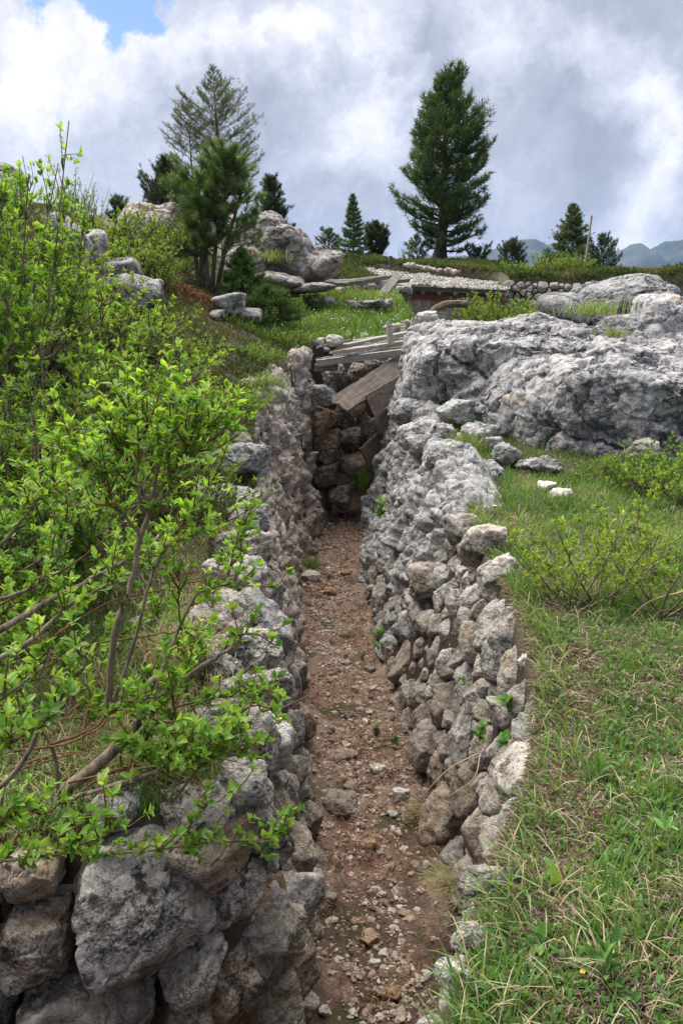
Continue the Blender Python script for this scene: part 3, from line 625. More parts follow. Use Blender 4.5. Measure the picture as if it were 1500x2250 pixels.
fl = [(885, 1755, (.075,.055,.045), 'pale', 'largest pale wedge shaped stone on the trench floor near the right wall'),
      (830, 1693, (.04,.062,.03), 'pale', 'white upright oblong stone on the trench floor just behind the wedge shaped stone'),
      (770, 1735, (.055,.045,.03), 'rock_wall', 'grey brown rounded stone left of the wedge shaped stone on the trench floor'),
      (863, 1793, (.038,.03,.022), 'pale', 'small white flat stone just below the wedge shaped stone'),
      (680, 1272, (.13,.10,.07), 'pale', 'pale tan slab stone by the grass tuft at the left wall foot'),
      (648, 1268, (.07,.06,.05), 'pale', 'small tan stone tight against the left wall beside the slab stone'),
      (727, 1306, (.10,.08,.05), 'rock_brown', 'brown mossy stone in the middle of the trench floor beyond the slab stone'),
      (762, 1262, (.08,.07,.04), 'rock_brown', 'dark half buried stone on the far trench floor'),
      (812, 1478, (.055,.05,.04), 'rock_wall', 'grey stone at the foot of the right wall beside a green seedling'),
      (760, 1463, (.04,.05,.035), 'pale', 'pale stone in the middle of the trench floor left of the green seedling'),
      (820, 1518, (.025,.055,.025), 'pale', 'narrow pale stone standing at the right wall foot'),
      (775, 1515, (.03,.03,.02), 'pale', 'little white stone left of the narrow pale stone'),
      (768, 1575, (.05,.045,.03), 'rock_wall', 'grey stone on the gravel midway between the walls'),
      (805, 1590, (.04,.03,.02), 'pale', 'white flat chip on the gravel near the dark right floor edge'),
      (752, 1668, (.12,.10,.05), 'rock_brown', 'dark mossy rock buried in the gravel by the left wall'),
      (750, 1775, (.13,.12,.06), 'rock_brown', 'large dark rock half buried in the middle of the near trench floor'),
      (720, 1985, (.05,.04,.035), 'rock_wall', 'knobbly grey stone on the dark near floor by the left wall'),
      (875, 1835, (.022,.02,.018), 'pale', 'little pointed white stone on the dark moss near the right wall'),
      (935, 1905, (.03,.02,.018), 'pale', 'pale stone in dry grass at the right wall foot'),
      (810, 1865, (.05,.06,.04), 'rock_brown', 'dark rough rock in the centre of the near trench floor'),
      (843, 2102, (.03,.026,.022), 'pale', 'round white stone on the dark near trench floor'),
      (825, 2125, (.03,.025,.02), 'pale', 'grey white stone just left of the round white stone'),
      (937, 2150, (.024,.026,.02), 'pale', 'rounded white pebble on the right of the near trench floor'),
      (712, 2225, (.03,.03,.02), 'pale', 'white pebble at the bottom of the trench close to the left wall'),
      (860, 2185, (.05,.04,.03), 'rock_brown', 'flat dark stone at the bottom edge of the trench floor'),
      (810, 2065, (.06,.05,.03), 'rock_brown', 'mossy dark stone in the middle of the near floor')]
for k, (px, py, hf, mt, lb) in enumerate(fl):
    stone(px, py, None, hf, M['rock_pale'] if mt == 'pale' else M[mt], 300 + k, lb, G0, ground=True, sub=4)
G1 = 'fallen rocks blocking the far end of the trench'
for k, (px, py, Y, hf, mt, lb) in enumerate([
      (745, 1092, 12.6, (.19,.16,.17), 'rock_brown', 'triangular reddish brown rock at the foot of the rockfall'),
      (772, 968, 13.0, (.19,.16,.17), 'rock_near', 'tan angular rock in the middle of the rockfall'),
      (778, 1022, 12.8, (.17,.14,.16), 'rock_brown', 'yellow brown rock beside the dark upright board'),
      (755, 1062, 12.9, (.18,.15,.12), 'rock_near', 'dark brown rock directly above the triangular rock'),
      (783, 903, 13.2, (.09,.1,.11), 'rock_brown', 'small tan rock framed between the two big boards'),
      (705, 925, 12.7, (.16,.2,.22), 'rock_brown', 'upper blocky brown rock stacked on the left of the rockfall'),
      (712, 985, 12.6, (.17,.2,.24), 'rock_near', 'middle blocky brown rock stacked on the left of the rockfall'),
      (712, 1040, 12.6, (.17,.2,.17), 'rock_near', 'lower blocky dark rock stacked on the left of the rockfall'),
      (782, 825, 13.4, (.17,.14,.2), 'rock_brown', 'brown rock wedged under the board bridge behind the big board'),
      (740, 828, 13.3, (.2,.2,.17), 'rock', 'grey rock under the left end of the board bridge'),
      (712, 868, 12.5, (.17,.18,.14), 'rock', 'pale grey rock left of the big slanting board'),
      (828, 808, 13.6, (.2,.15,.13), 'rock_near', 'dim brown rock under the middle of the board bridge'),
      (750, 930, 13.4, (.22,.15,.25), 'rock_near', 'dark rock in shade below the big slanting board'),
      (748, 995, 13.3, (.2,.16,.2), 'rock_near', 'dark rock in shade beside the middle blocky rock'),
      (800, 940, 13.5, (.2,.16,.25), 'rock_brown', 'brown rock behind the second board')]):
    hf = tuple(q * 1.18 for q in hf)
    stone(px, py, Y, hf, M[mt], 400 + k, lb, G1, amp=1.5, sub=5, name='fallen_rock', cat='rock')
G2 = 'stones on the ground above the trench'
ts = [(700, 758, 12.5, .10, 'pale', 'white stone at the left end of the board bridge'), (735, 748, 12.9, .13, 'pale', 'big white stone behind the left end of the board bridge'),
      (728, 768, 12.45, .07, 'rock', 'small grey stone lying on the front boards of the bridge'), (718, 782, 12.3, .06, 'pale', 'little white stone on the left end of the front board'),
      (770, 742, 13.6, .09, 'rock_pale', 'pale stone on the meadow edge beside the long board'), (800, 742, 13.8, .08, 'rock_pale', 'second pale stone along the meadow edge behind the boards'),
      (866, 722, 14.0, .14, 'pale', 'white block between the two upright posts'), (893, 712, 14.2, .09, 'pale', 'white stone behind the right leaning post'),
      (935, 700, 14.6, .17, 'rock_pale', 'pale crumbly rock heap below the arched beam'), (660, 705, 14.8, .09, 'rock', 'grey stone standing in the meadow left of the boards'),
      (812, 676, 18.5, .42, 'rock_far', 'long dark flat rock in the middle of the meadow'), (905, 688, 19.0, .12, 'rock_pale', 'white angular stone left of the hut in the meadow'),
      (720, 662, 19.0, .14, 'rock_pale', 'white stones under the outcrop at the meadow top'), (690, 668, 18.5, .12, 'rock_pale', 'low white stone left at the meadow top'),
      (1005, 972, 8.55, .10, 'pale', 'white pointed stone in the grass tuft on the right trench edge'), (1110, 1000, 8.2, .17, 'rock', 'grey stone at the foot of the huge boulder'),
      (1185, 1022, 7.9, .22, 'rock', 'long flat grey rock slab below the huge boulder'), (1050, 955, 8.9, .22, 'rock', 'brownish grey rock leaning on the boulder foot above the tuft'),
      (1085, 975, 8.7, .13, 'rock', 'grey lump of rock right of the white pointed stone'), (1140, 1025, 7.8, .06, 'pale', 'small white stone before the long flat slab'),
      (1060, 1045, 7.6, .2, 'rock', 'honeycombed grey rock left of the grass below the boulder'), (985, 1010, 8.0, .24, 'rock', 'grey bedrock lump below the white pointed stone'),
      (1235, 1097, 6.6, .10, 'pale', 'white stone lying in the grass of the right bank'), (1200, 1080, 6.9, .08, 'rock_pale', 'greenish grey stone just behind the white stone on the right bank'),
      (1415, 990, 8.1, .17, 'rock_pale', 'pale stone tucked under the right part of the huge boulder'), (1345, 1000, 8.15, .1, 'rock_pale', 'small pale stone under the crack of the huge boulder'),
      (1000, 905, 9.6, .2, 'rock', 'grey rock in the notch between boulder and trench edge'), (903, 905, 10.3, .24, 'rock', 'upright grey rock at the corner where trench and boulder meet'),
      (930, 960, 9.0, .3, 'rock', 'bulging grey rock on the right trench edge below the boards'), (300, 1376, 3.4, .04, 'pale', 'white stone in the dead grass under the willow'),
      (545, 848, 9.6, .08, 'pale', 'white stone in the grass above the brown rock face'), (608, 868, 9.3, .15, 'rock_pale', 'pale rock at the grassy lip of the brown rock face'),
      (520, 1010, 6.6, .2, 'rock', 'pale grey rock capping the left wall where the brown face begins'), (510, 1090, 5.9, .22, 'rock', 'pale grey flat rock on the left wall among willow leaves')]
for k, (px, py, Y, s, mt, lb) in enumerate(ts):
    fl_ = .35 if 'flat' in lb or 'slab' in lb else .75
    stone(px, py, Y, (s * 1.2, s, s * fl_), M['rock_pale'] if mt == 'pale' else M[mt], 500 + k, lb, G2, sub=5 if s > .15 else 3, ground=(s < .13 and Y > 3))
GT = 'stones set along the terrace edge above the hut'
for k in range(16):
    px = 893 + k * 7.5 + R.uniform(-3, 3); py = 583 + k * 1.0 + R.uniform(-2, 3)
    s = R.uniform(.07, .14); v, f = stone_pts(700 + k, (s * 1.2, s, s * .8), 2); c = P(px, py, 31.5 - .05 * k); mb = MB(); mb.add(v + c, f)
    tag(mk('stone', mb, M['rock_pale'] if k % 3 else M['rock_far'], origin=c, smooth=True), 'pale stone in the row along the terrace edge above the hut roof', 'stone', GT)
stone_wall('dry_stone_wall', 'low dry stone retaining wall at the right end of the hut', 'stone wall', [(5.75, 28.0), (7.0, 27.9), (9.5, 27.7)], [(5.75, 28.15), (7.0, 28.05), (9.5, 27.85)], 2.7, lambda x, y: 4.62 - .05 * (x - 5.75), .10, .24, M['rock_far'], 77, flip=1, sub=3, maxparts=60)
# pebbles and gravel on the floor: uncountable
n = 15000; yy = 2.2 * np.exp(R.uniform(0, math.log(13.2 / 2.2), n * 2)); xx = R.uniform(-.75, .85, n * 2)
xl = np.interp(yy, LB[3:, 1], LB[3:, 0]); xrr = np.interp(yy, RB[2:, 1], RB[2:, 0]); cl = fbm(p2(xx, yy, 1.6), 3, 77)
lane = np.exp(-((xx - (xl * .55 + xrr * .45)) / .26) ** 2)
ok = (xx > xl) & (xx < xrr) & (R.random(n * 2) < np.clip(.25 + .9 * cl + .75 * lane - .42 * (1 - sstep(3.0, 5.5, yy)), .05, 1)); xx, yy = xx[ok][:n], yy[ok][:n]
zz = H(xx, yy); sz = .0045 + .020 * R.random(len(xx)) ** 6 + .0007 * yy
d0, f0 = ico(1); mb = MB(); k = len(d0)
ax = R.uniform(.6, 1.3, (len(xx), 3)) * np.array([1, 1, .65]); jit = 1 + .22 * R.normal(size=(len(xx), k))
v = d0[None] * jit[..., None] * (ax * sz[:, None])[:, None] + np.stack([xx, yy, zz + sz * .08], 1)[:, None]
mb.add(v, f0[None] + (np.arange(len(xx)) * k)[:, None, None], None, np.repeat(R.random(len(xx)), k))
m, g, b, out = newmat('gravel'); c = g.ramp(g.attr('rnd'), [(0, (.10, .065, .045)), (.3, (.23, .165, .12)), (.6, (.32, .25, .195)), (.87, (.38, .32, .265)), (1, (.52, .47, .41))])
geo = g.n('ShaderNodeNewGeometry'); g.l(g.mix(g.mapr(g.noise(geo.outputs['Position'], 60, 3), .4, .6, 0, .35), c, (.10, .07, .05)), b.inputs['Base Color'])
tag(mk('gravel', mb, m), 'pale gravel and pebbles strewn along the trench floor', 'gravel', kind='stuff')

# ------------------------------------------------------------------ timber
def wood_mat(name, a, c, stain):
    m, g, b, out = newmat(name); tcn = g.n('ShaderNodeTexCoord'); mp = g.n('ShaderNodeMapping'); g.l(tcn.outputs['UV'], mp.inputs[0]); mp.inputs['Scale'].default_value = (1.2, 26, 1)
    oi = g.n('ShaderNodeObjectInfo'); cb = g.n('ShaderNodeCombineXYZ'); g.l(g.math('MULTIPLY', oi.outputs['Random'], 37.0), cb.inputs[1]); g.l(cb.outputs[0], mp.inputs['Location'])
    n1 = g.noise(mp.outputs[0], 2.0, 7, .65, .6); mp2 = g.n('ShaderNodeMapping'); g.l(tcn.outputs['UV'], mp2.inputs[0]); mp2.inputs['Scale'].default_value = (3, 5, 1); g.l(cb.outputs[0], mp2.inputs['Location']); n2 = g.noise(mp2.outputs[0], 1.5, 5, .6)
    col = g.ramp(n1, [(.32, a), (.62, c)]); col = g.mix(g.mapr(n2, .5, .68, 0, .6), col, stain); g.l(col, b.inputs['Base Color'])
    bp = g.n('ShaderNodeBump'); bp.inputs['Strength'].default_value = .6; bp.inputs['Distance'].default_value = .01; g.l(n1, bp.inputs['Height']); g.l(bp.outputs[0], b.inputs['Normal']); return m
M['wood'] = wood_mat('weathered_grey_wood', (.17, .155, .14), (.40, .375, .34), (.20, .165, .13))
M['wood_dark'] = wood_mat('damp_brown_wood', (.06, .047, .038), (.20, .165, .14), (.045, .034, .028))
M['wood_orange'] = wood_mat('orange_wood', (.20, .085, .035), (.42, .20, .09), (.12, .06, .035))
M['wood_red'] = wood_mat('red_brown_wood', (.08, .03, .022), (.20, .085, .06), (.05, .025, .02))
def plank_mesh(p0, L, Wd, T, seed, bend=.0, nl=24, nw=5):
    """p0 corner, L length vector, Wd width vector, T thickness vector; a slightly warped, chipped board with UVs"""
    r = np.random.default_rng(seed); p0, L, Wd, T = (np.asarray(a, float) for a in (p0, L, Wd, T))
    u = np.linspace(0, 1, nl); w = np.linspace(0, 1, nw); per = [(a, 0.) for a in w] + [(1., .5)] + [(a, 1.) for a in w[::-1]] + [(0., .5)]; per = np.array(per); k = len(per)
    ch0 = .015 * r.normal(size=k); ch1 = .015 * r.normal(size=k); uv = []
    V = []
    for i, a in enumerate(u):
        aa = a + (ch0 * (i == 0) + ch1 * (i == nl - 1)); edge = .012 * r.normal(size=k) * (np.abs(per[:, 0] - .5) > .45)
        V.append(p0 + aa[:, None] * L if np.ndim(aa) else p0 + np.full((k, 1), a) * L)
        V[-1] = V[-1] + (per[:, 0] + edge)[:, None] * Wd + per[:, 1][:, None] * T + nrm(T) * bend * 4 * a * (1 - a) * np.linalg.norm(L) + nrm(T) * .004 * r.normal()
        uv.append(np.stack([np.full(k, a * np.linalg.norm(L)), per[:, 0] * np.linalg.norm(Wd) + per[:, 1] * .07], 1))
    V = np.concatenate(V); uv = np.concatenate(uv); i = np.arange(nl - 1)[:, None] * k; j = np.arange(k)[None]; jn = (j + 1) % k
    q = np.stack([i + j, i + jn, i + k + jn, i + k + j], -1).reshape(-1, 4); V = np.vstack([V, V[:k].mean(0), V[-k:].mean(0)]); n = len(V); uv = np.vstack([uv, uv[:k].mean(0), uv[-k:].mean(0)])
    t = [(n - 2, (a + 1) % k, a) for a in range(k)] + [(n - 1, (nl - 1) * k + a, (nl - 1) * k + (a + 1) % k) for a in range(k)]
    if np.dot(np.cross(L, Wd), T) < 0: q = q[:, ::-1]; t = [x[::-1] for x in t]
    return V, np.array(t), q, uv
def add_uv(o, uv):
    me = o.data; l = me.uv_layers.new(name='UVMap'); vi = np.zeros(len(me.loops), np.int32); me.loops.foreach_get('vertex_index', vi); l.data.foreach_set('uv', uv[vi].astype(np.float32).ravel())
def plank(name, p0, p1, p2_, th, mat, label, seed, group=None, bend=0., parent=None, cat='plank'):
    p0, p1, p2_ = (np.asarray(a, float) for a in (p0, p1, p2_)); L = p1 - p0; Wd = p2_ - p0; Wd = Wd - L * np.dot(Wd, L) / np.dot(L, L); T = nrm(np.cross(L, Wd)) * th
    if T @ (p0 - np.array([0, 0, CZ])) < 0: T = -T           # thickness goes away from the viewer's side
    V, t, q, uv = plank_mesh(p0, L, Wd, T, seed, bend); mb = MB(); mb.add(V, t, q)
    o = mk(name, mb, mat, parent, origin=None if parent is not None else (p0 + p1) / 2); add_uv(o, uv)
    if parent is None: tag(o, label, cat, group)
    elif label: o['label'] = label
    return o
GB = 'grey boards bridging the end of the trench'; GD = 'broken boards hanging inside the end of the trench'; GP = 'upright posts above the board bridge'
up = np.array([0, 0, 1.])
def board(a, b, wv, th, lb, seed, mat='wood', grp=GB, bend=0): plank('plank', a, b, np.asarray(a) + np.asarray(wv), th, M[mat], lb, seed, grp, bend)
board(P(694, 792, 12.5), P(897, 766, 12.6), (0, .02, -.10), .05, 'lowest grey board on the front edge of the board bridge', 1)
board(P(690, 800, 12.65), P(738, 798, 12.6), (0, .0, -.12), .2, 'dark brown beam end sticking out under the left end of the board bridge', 2, 'wood_dark')
board(P(700, 787, 12.55), P(900, 757, 12.7), (.03, .26, .0), .035, 'flat grey board lying just behind the front edge of the bridge', 3)
board(P(733, 772, 12.75), P(898, 748, 12.85), (0, .03, -.09), .06, 'second grey beam lying along the board bridge', 4)
board(P(728, 775, 12.8), P(897, 751, 13.0), (.03, .24, .02), .03, 'flat board between the second beam and the posts', 5)
board(P(757, 757, 13.0), P(985, 712, 13.6), (0, .03, -.08), .06, 'long grey beam running from the bridge past the posts to the boulder', 6)
board(P(762, 765, 12.95), P(960, 728, 13.4), (.04, .22, .02), .03, 'long flat board under the long grey beam', 7)
board(P(890, 740, 13.0), P(985, 718, 13.4), (0, .05, -.09), .05, 'short grey board between the right post and the boulder', 8)
board(P(861, 742, 12.95), P(897, 744, 12.9), (0, .0, -.08), .05, 'short crossbar nailed between the two uprights', 9)
board(P(849, 708, 12.85), P(853, 758, 12.8), (.085, .02, 0), .05, 'left thin upright post on the bridge', 10, grp=GP)
board(P(880, 705, 13.6), P(880, 738, 13.5), (.08, 0, 0), .05, 'short upright post standing behind the others', 11, grp=GP)
board(P(906, 697, 12.8), P(894, 757, 12.7), (.13, .03, 0), .05, 'wide leaning upright post at the right of the bridge', 12, grp=GP)
board(P(727, 873, 12.0), P(870, 782, 12.7), P(768, 899, 11.85) - P(727, 873, 12.0), .05, 'big brown board slanting up to the right across the trench end', 13, 'wood_dark', GD)
board(P(803, 868, 12.0), P(880, 825, 12.4), P(818, 921, 11.95) - P(803, 868, 12.0), .05, 'second brown board below the big slanting one', 14, 'wood_dark', GD)
board(P(819, 922, 11.95), P(880, 868, 12.3), P(824, 966, 11.95) - P(819, 922, 11.95), .05, 'third dark board under the second one', 15, 'wood_dark', GD)
board(P(793, 986, 12.0), P(845, 938, 12.3), P(793, 1085, 12.0) - P(793, 986, 12.0), .05, 'dark upright board half hidden beside the right trench edge', 16, 'wood_dark', GD)
board(P(868, 770, 13.0), P(868, 850, 13.0), (.10, 0, 0), .08, 'dark prop post under the right end of the board bridge', 17, 'wood_dark', GD)
for k, (a, b, y0, y1, wv, lb) in enumerate([((700, 764), (770, 748), 12.9, 13.2, (.03, .12, .0), 'splintered short board under the white stones at the left of the bridge'), ((745, 782), (842, 772), 12.45, 12.7, (.02, .09, -.01), 'narrow broken board lying loose on the front boards'), ((800, 752), (880, 762), 13.1, 12.8, (.02, .10, .0), 'crooked board lying across the middle of the bridge'), ((900, 748), (955, 738), 13.0, 13.3, (.02, .12, -.02), 'board end resting on the boulder right of the posts'), ((775, 748), (850, 738), 13.6, 13.7, (.01, .05, -.07), 'thin beam at the back of the bridge by the meadow edge')]): board(P(*a, y0), P(*b, y1), wv, .03, lb, 80 + k)
GS = 'weathered boards left of the hut'
for k, (a, b, y0, y1, lb) in enumerate([((632, 612), (765, 622), 20.3, 21.5, 'long bowed board reaching from the outcrop towards the hut'), ((660, 618), (850, 606), 20.6, 23, 'long thin board crossing the dark gap left of the hut'), ((640, 604), (735, 620), 20.5, 21, 'short weathered board at the foot of the outcrop'), ((730, 622), (870, 602), 21.3, 23.4, 'lower board lying over the dark gap'), ((740, 617), (905, 612), 22, 24.5, 'thin board running to the hut roof corner')]):
    plank('plank', P(*a, y0), P(*b, y1), P(*a, y0) + np.array([.02, .18, -.09]), .05, M['wood'], lb, 30 + k, GS, bend=-.02)
plank('plank', P(868, 597, 22.5), P(822, 655, 21.8), P(885, 601, 22.5), .05, M['wood'], 'pale wide board leaning in front of the hut roof corner', 40, GS)
for k in range(14):
    px = 728 + R.uniform(0, 105); py = 636 + R.uniform(-9, 14); s = R.uniform(.09, .2); v, f = stone_pts(800 + k, (s, s, s * .8), 3); c = P(px if k < 7 else px + 60, py, 22.8 + .01 * k); mb = MB(); mb.add(v + c, f)
    tag(mk('stone', mb, M['rock_far'] if k % 3 else M['rock_pale'], origin=c, smooth=True), 'stone of the tumbled heap under the boards left of the hut', 'stone', 'tumbled stones under the boards left of the hut')

# ------------------------------------------------------------------ hut
hut = empty('stone_hut', P(1000, 700, 27), 'low half buried stone hut with a gravel covered roof and an orange brown door', 'hut')
def slab(name, corners, th, mat, n=30, amp=.03, seed=3, parent=hut, up_=(0, 0, 1)):
    c = np.array(corners, float); u = np.linspace(0, 1, n); U, V = np.meshgrid(u, u); U = U.ravel()[:, None]; V = V.ravel()[:, None]
    top = (1 - U) * (1 - V) * c[0] + U * (1 - V) * c[1] + U * V * c[2] + (1 - U) * V * c[3]; top = top + np.array(up_) * (amp * fbm(top * 1.5, 4, seed))[:, None]; bot = top - np.array(up_) * th
    i = (np.arange(n - 1)[:, None] * n + np.arange(n - 1)[None]).ravel(); q = np.stack([i, i + 1, i + n + 1, i + n], 1); N = n * n
    per = list(range(n)) + [n * k + n - 1 for k in range(1, n)] + [N - 1 - k for k in range(1, n)] + [n * k for k in range(n - 2, 0, -1)]; per = np.array(per); nx_ = np.roll(per, -1)
    mb = MB(); mb.add(np.vstack([top, bot]), None, np.vstack([q, q[:, ::-1] + N, np.stack([per, per + N, nx_ + N, nx_], 1)])); return mk(name, mb, mat, parent, smooth=False), top
FL, FR, BR, BL = P(893, 628, 27), P(1114, 635, 27.2), P(1075, 620, 30.2), P(765, 587, 31.8)
m, g, b, out = newmat('roof_gravel'); geo = g.n('ShaderNodeNewGeometry'); n1 = g.noise(geo.outputs['Position'], 9, 6, .7); g.l(g.ramp(n1, [(.35, (.20, .18, .16)), (.55, (.42, .39, .36)), (.7, (.52, .49, .45))]), b.inputs['Base Color']); M['roof'] = m
rf, rtop = slab('roof', [FL, FR, BR, BL], .10, M['roof'], amp=.10)
d0, f0 = ico(1); n = 4200; pick = R.integers(0, len(rtop), n); base = rtop[pick] + np.column_stack([R.normal(0, .1, n), R.normal(0, .1, n), R.uniform(0, .02, n)]); s = R.uniform(.012, .034, n); jit = 1 + .25 * R.normal(size=(n, 12 if len(d0) == 12 else len(d0)))
mb = MB(); mb.add(d0[None] * jit[..., None] * s[:, None, None] + base[:, None], f0[None] + (np.arange(n) * len(d0))[:, None, None], None, np.repeat(R.random(n), len(d0)))
m, g, b, out = newmat('roof_stones'); g.l(g.ramp(g.attr('rnd'), [(0, (.22, .20, .18)), (.5, (.45, .42, .39)), (1, (.62, .6, .57))]), b.inputs['Base Color']); go = mk('gravel', mb, m, rf); go['kind'] = 'stuff'
m, g, b, out = newmat('tar_paper'); b.inputs['Base Color'].default_value = (.06, .055, .05, 1); M['tar'] = m
m, g, b, out = newmat('dull_metal'); b.inputs['Base Color'].default_value = (.20, .22, .21, 1); b.inputs['Metallic'].default_value = .5; b.inputs['Roughness'].default_value = .6; M['metal'] = m
plank('eave', FL + (0, -.03, -.02), FR + (0, -.03, -.02), FL + (0, -.03, -.13), .12, M['tar'], None, 50, parent=hut)
plank('eave_beam', FL + (.15, .2, -.16), FR + (-.1, .2, -.16), FL + (.15, .2, -.40), .18, M['wood_red'], None, 51, parent=hut)
for k in range(5):
    a = FL + (FR - FL) * (.16 + k * .16); mb = MB(); tube(mb, curve([a + (0, -.08, -.20), a + (0, .3, -.19)], 4), .075, 10); tube(mb, [a + (0, -.085, -.20), a + (0, -.08, -.20)], [.001, .075], 10); mk('rafter', mb, M['wood_dark'], hut)
m, g, b, out = newmat('pink_plaster'); geo = g.n('ShaderNodeNewGeometry'); n1 = g.noise(geo.outputs['Position'], 6, 6, .65); g.l(g.ramp(n1, [(.35, (.16, .12, .11)), (.55, (.34, .265, .245)), (.7, (.44, .37, .34))]), b.inputs['Base Color']); bp = g.n('ShaderNodeBump'); bp.inputs['Distance'].default_value = .05; g.l(n1, bp.inputs['Height']); g.l(bp.outputs[0], b.inputs['Normal']); M['plaster'] = m
y0 = 27.3; wx0, wx1 = FL[0] + .1, FR[0]; zt = FL[2] - .38
def wallpanel(name, x0, x1, z0, z1, mat, dy=0., th=.25, seed=1): return plank(name, (x0, y0 + dy, z1), (x1, y0 + dy, z1), (x0, y0 + dy, z0), th, mat, None, seed, parent=hut)
X_ = lambda px: (px - 750) / FPX * 27.3 / 1.03
wallpanel('wall', wx0, X_(943), 2.5, zt, M['plaster'], seed=61); wallpanel('wall', X_(1003), X_(1062), 2.5, zt, M['plaster'], seed=62)
wallpanel('door', X_(945), X_(977), 2.5, zt - .02, M['wood_orange'], .06, .06, 63)
wallpanel('shutter', X_(978), X_(1001), 2.5, zt - .02, M['wood'], .04, .06, 64); wallpanel('beam', X_(1062), X_(1070), 2.5, zt, M['wood_dark'], 0, .12, 65)
wallpanel('wall', X_(1070), wx1, 2.5, zt, M['rock_far'], .9, .2, 66)
slab('flashing', [P(868, 622, 26.4), P(898, 632, 26.7), P(905, 627, 27.0), P(880, 618, 27)], .02, M['metal'], n=6, amp=.02)
mb = MB(); tube(mb, curve([P(940, 706, 19.0), P(947, 688, 19.0), P(962, 675, 19.1), P(985, 668, 19.2), P(1025, 668, 19.3)], 16), .085, 8, rough=.06, seed=2); o = mk('arched_beam', mb, M['wood_dark'], origin=P(947, 692, 19)); add_uv(o, np.stack([np.repeat(np.arange(16), 8) * .05, np.tile(np.arange(8), 16) * .02], 1)); tag(o, 'charred curved beam arching over the bushes in front of the hut', 'beam')
plank('wooden_post', P(958, 684, 19.1), P(958, 724, 19.0), P(978, 684, 19.1), .1, M['wood'], 'short grey post standing under the curved beam', 70, cat='post')
mb = MB(); tube(mb, [P(858, 590, 31), P(858, 563, 31), P(858, 562, 31)], [.075, .075, .005], 8); tag(mk('stove_pipe', mb, M['tar'], origin=P(858, 590, 31)), 'thin black stove pipe above the hut roof', 'pipe')
mb = MB(); tube(mb, curve([P(1279, 612, 30), P(1290, 540, 30), P(1299, 474, 30)], 12), np.linspace(.055, .035, 12), 8, rough=.04, seed=6); o = mk('wooden_pole', mb, M['wood'], origin=P(1279, 612, 30)); add_uv(o, np.stack([np.repeat(np.arange(12), 8) * .2, np.tile(np.arange(8), 12) * .02], 1)); tag(o, 'tall thin leaning wooden pole between two small conifers', 'pole')

# ------------------------------------------------------------------ distant mountains
rl = np.array([(-900,640),(300,600),(800,580),(1000,560),(1060,545),(1100,531),(1150,524),(1190,538),(1240,560),(1300,558),(1335,540),(1352,531),(1372,530),(1392,548),(1420,534),(1450,526),(1480,529),(1510,536),(1560,550),(1650,535),(1800,560),(2100,610)], float)
nxm, nym = 420, 60; pxs = np.linspace(-900, 2100, nxm); el = np.array([(P(a, b, 3000)[2]) for a, b in zip(pxs, np.interp(pxs, rl[:, 0], rl[:, 1]))]); xs = (pxs - 750) / FPX * 3000
V = []
for k, t in enumerate(np.linspace(-1, 1, nym)):
    yv = 3000 + 900 * t; hh = (1 - abs(t) ** 1.15); zz = -170 + (el + 170) * hh; V.append(np.stack([xs, np.full(nxm, yv), zz], 1))
V = np.concatenate(V); V[:, 2] += (22 * fbm(V / 160, 5, 9) + 22 * (ridged(V / 240 * np.array([1.6, .5, 1]), 4, 4) - .9)) * np.repeat(1 - np.abs(np.linspace(-1, 1, nym)) ** 2 * .5 - .45 * np.exp(-(np.linspace(-1, 1, nym) / .1) ** 2), nxm)
i = (np.arange(nym - 1)[:, None] * nxm + np.arange(nxm - 1)[None]).ravel(); mb = MB(); mb.add(V, None, np.stack([i, i + 1, i + nxm + 1, i + nxm], 1))
m, g, b, out = newmat('mountain'); geo = g.n('ShaderNodeNewGeometry'); n1 = g.noise(geo.outputs['Position'], .012, 8, .65); g.l(g.ramp(n1, [(.42, (.014, .028, .026)), (.55, (.028, .042, .04)), (.70, (.09, .09, .09))]), b.inputs['Base Color'])
tag(mk('mountains', mb, m, smooth=True), 'hazy blue mountain ridge in the far distance', 'mountains', kind='structure')
if HAZE > 0:
    v = np.array([(sx * 6500, sy, sz) for sx in (-1, 1) for sy in (-6500, 9500) for sz in (-171.5, 420)], float); mb = MB(); mb.add(v, None, [(0, 1, 3, 2), (4, 6, 7, 5), (0, 4, 5, 1), (2, 3, 7, 6), (0, 2, 6, 4), (1, 5, 7, 3)])
    m = bpy.data.materials.new('haze_air'); m.use_nodes = True; m.node_tree.nodes.clear(); g = NT(m.node_tree); out = g.n('ShaderNodeOutputMaterial'); pv = g.n('ShaderNodeVolumePrincipled'); pv.inputs['Density'].default_value = HAZE; pv.inputs['Color'].default_value = (.30, .52, .95, 1); pv.inputs['Anisotropy'].default_value = .0; g.l(pv.outputs[0], out.inputs['Volume'])
    tag(mk('haze', mb, m), 'pale blue haze of the mountain air', 'haze', kind='stuff')

# ------------------------------------------------------------------ conifers
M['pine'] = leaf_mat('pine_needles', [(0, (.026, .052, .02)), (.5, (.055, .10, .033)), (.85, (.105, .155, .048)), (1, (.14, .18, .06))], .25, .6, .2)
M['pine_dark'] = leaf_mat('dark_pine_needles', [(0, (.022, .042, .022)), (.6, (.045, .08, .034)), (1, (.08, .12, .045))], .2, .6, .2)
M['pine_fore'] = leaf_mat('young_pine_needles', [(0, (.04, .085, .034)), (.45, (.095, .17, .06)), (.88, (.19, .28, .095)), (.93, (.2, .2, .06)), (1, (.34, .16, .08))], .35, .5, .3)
M['larch'] = leaf_mat('larch_needles', [(0, (.06, .085, .06)), (1, (.12, .155, .095))], .4, .6, .2)
M['spruce'] = leaf_mat('spruce_needles', [(0, (.04, .075, .026)), (.6, (.08, .135, .042)), (1, (.14, .21, .06))], .25, .6, .2)
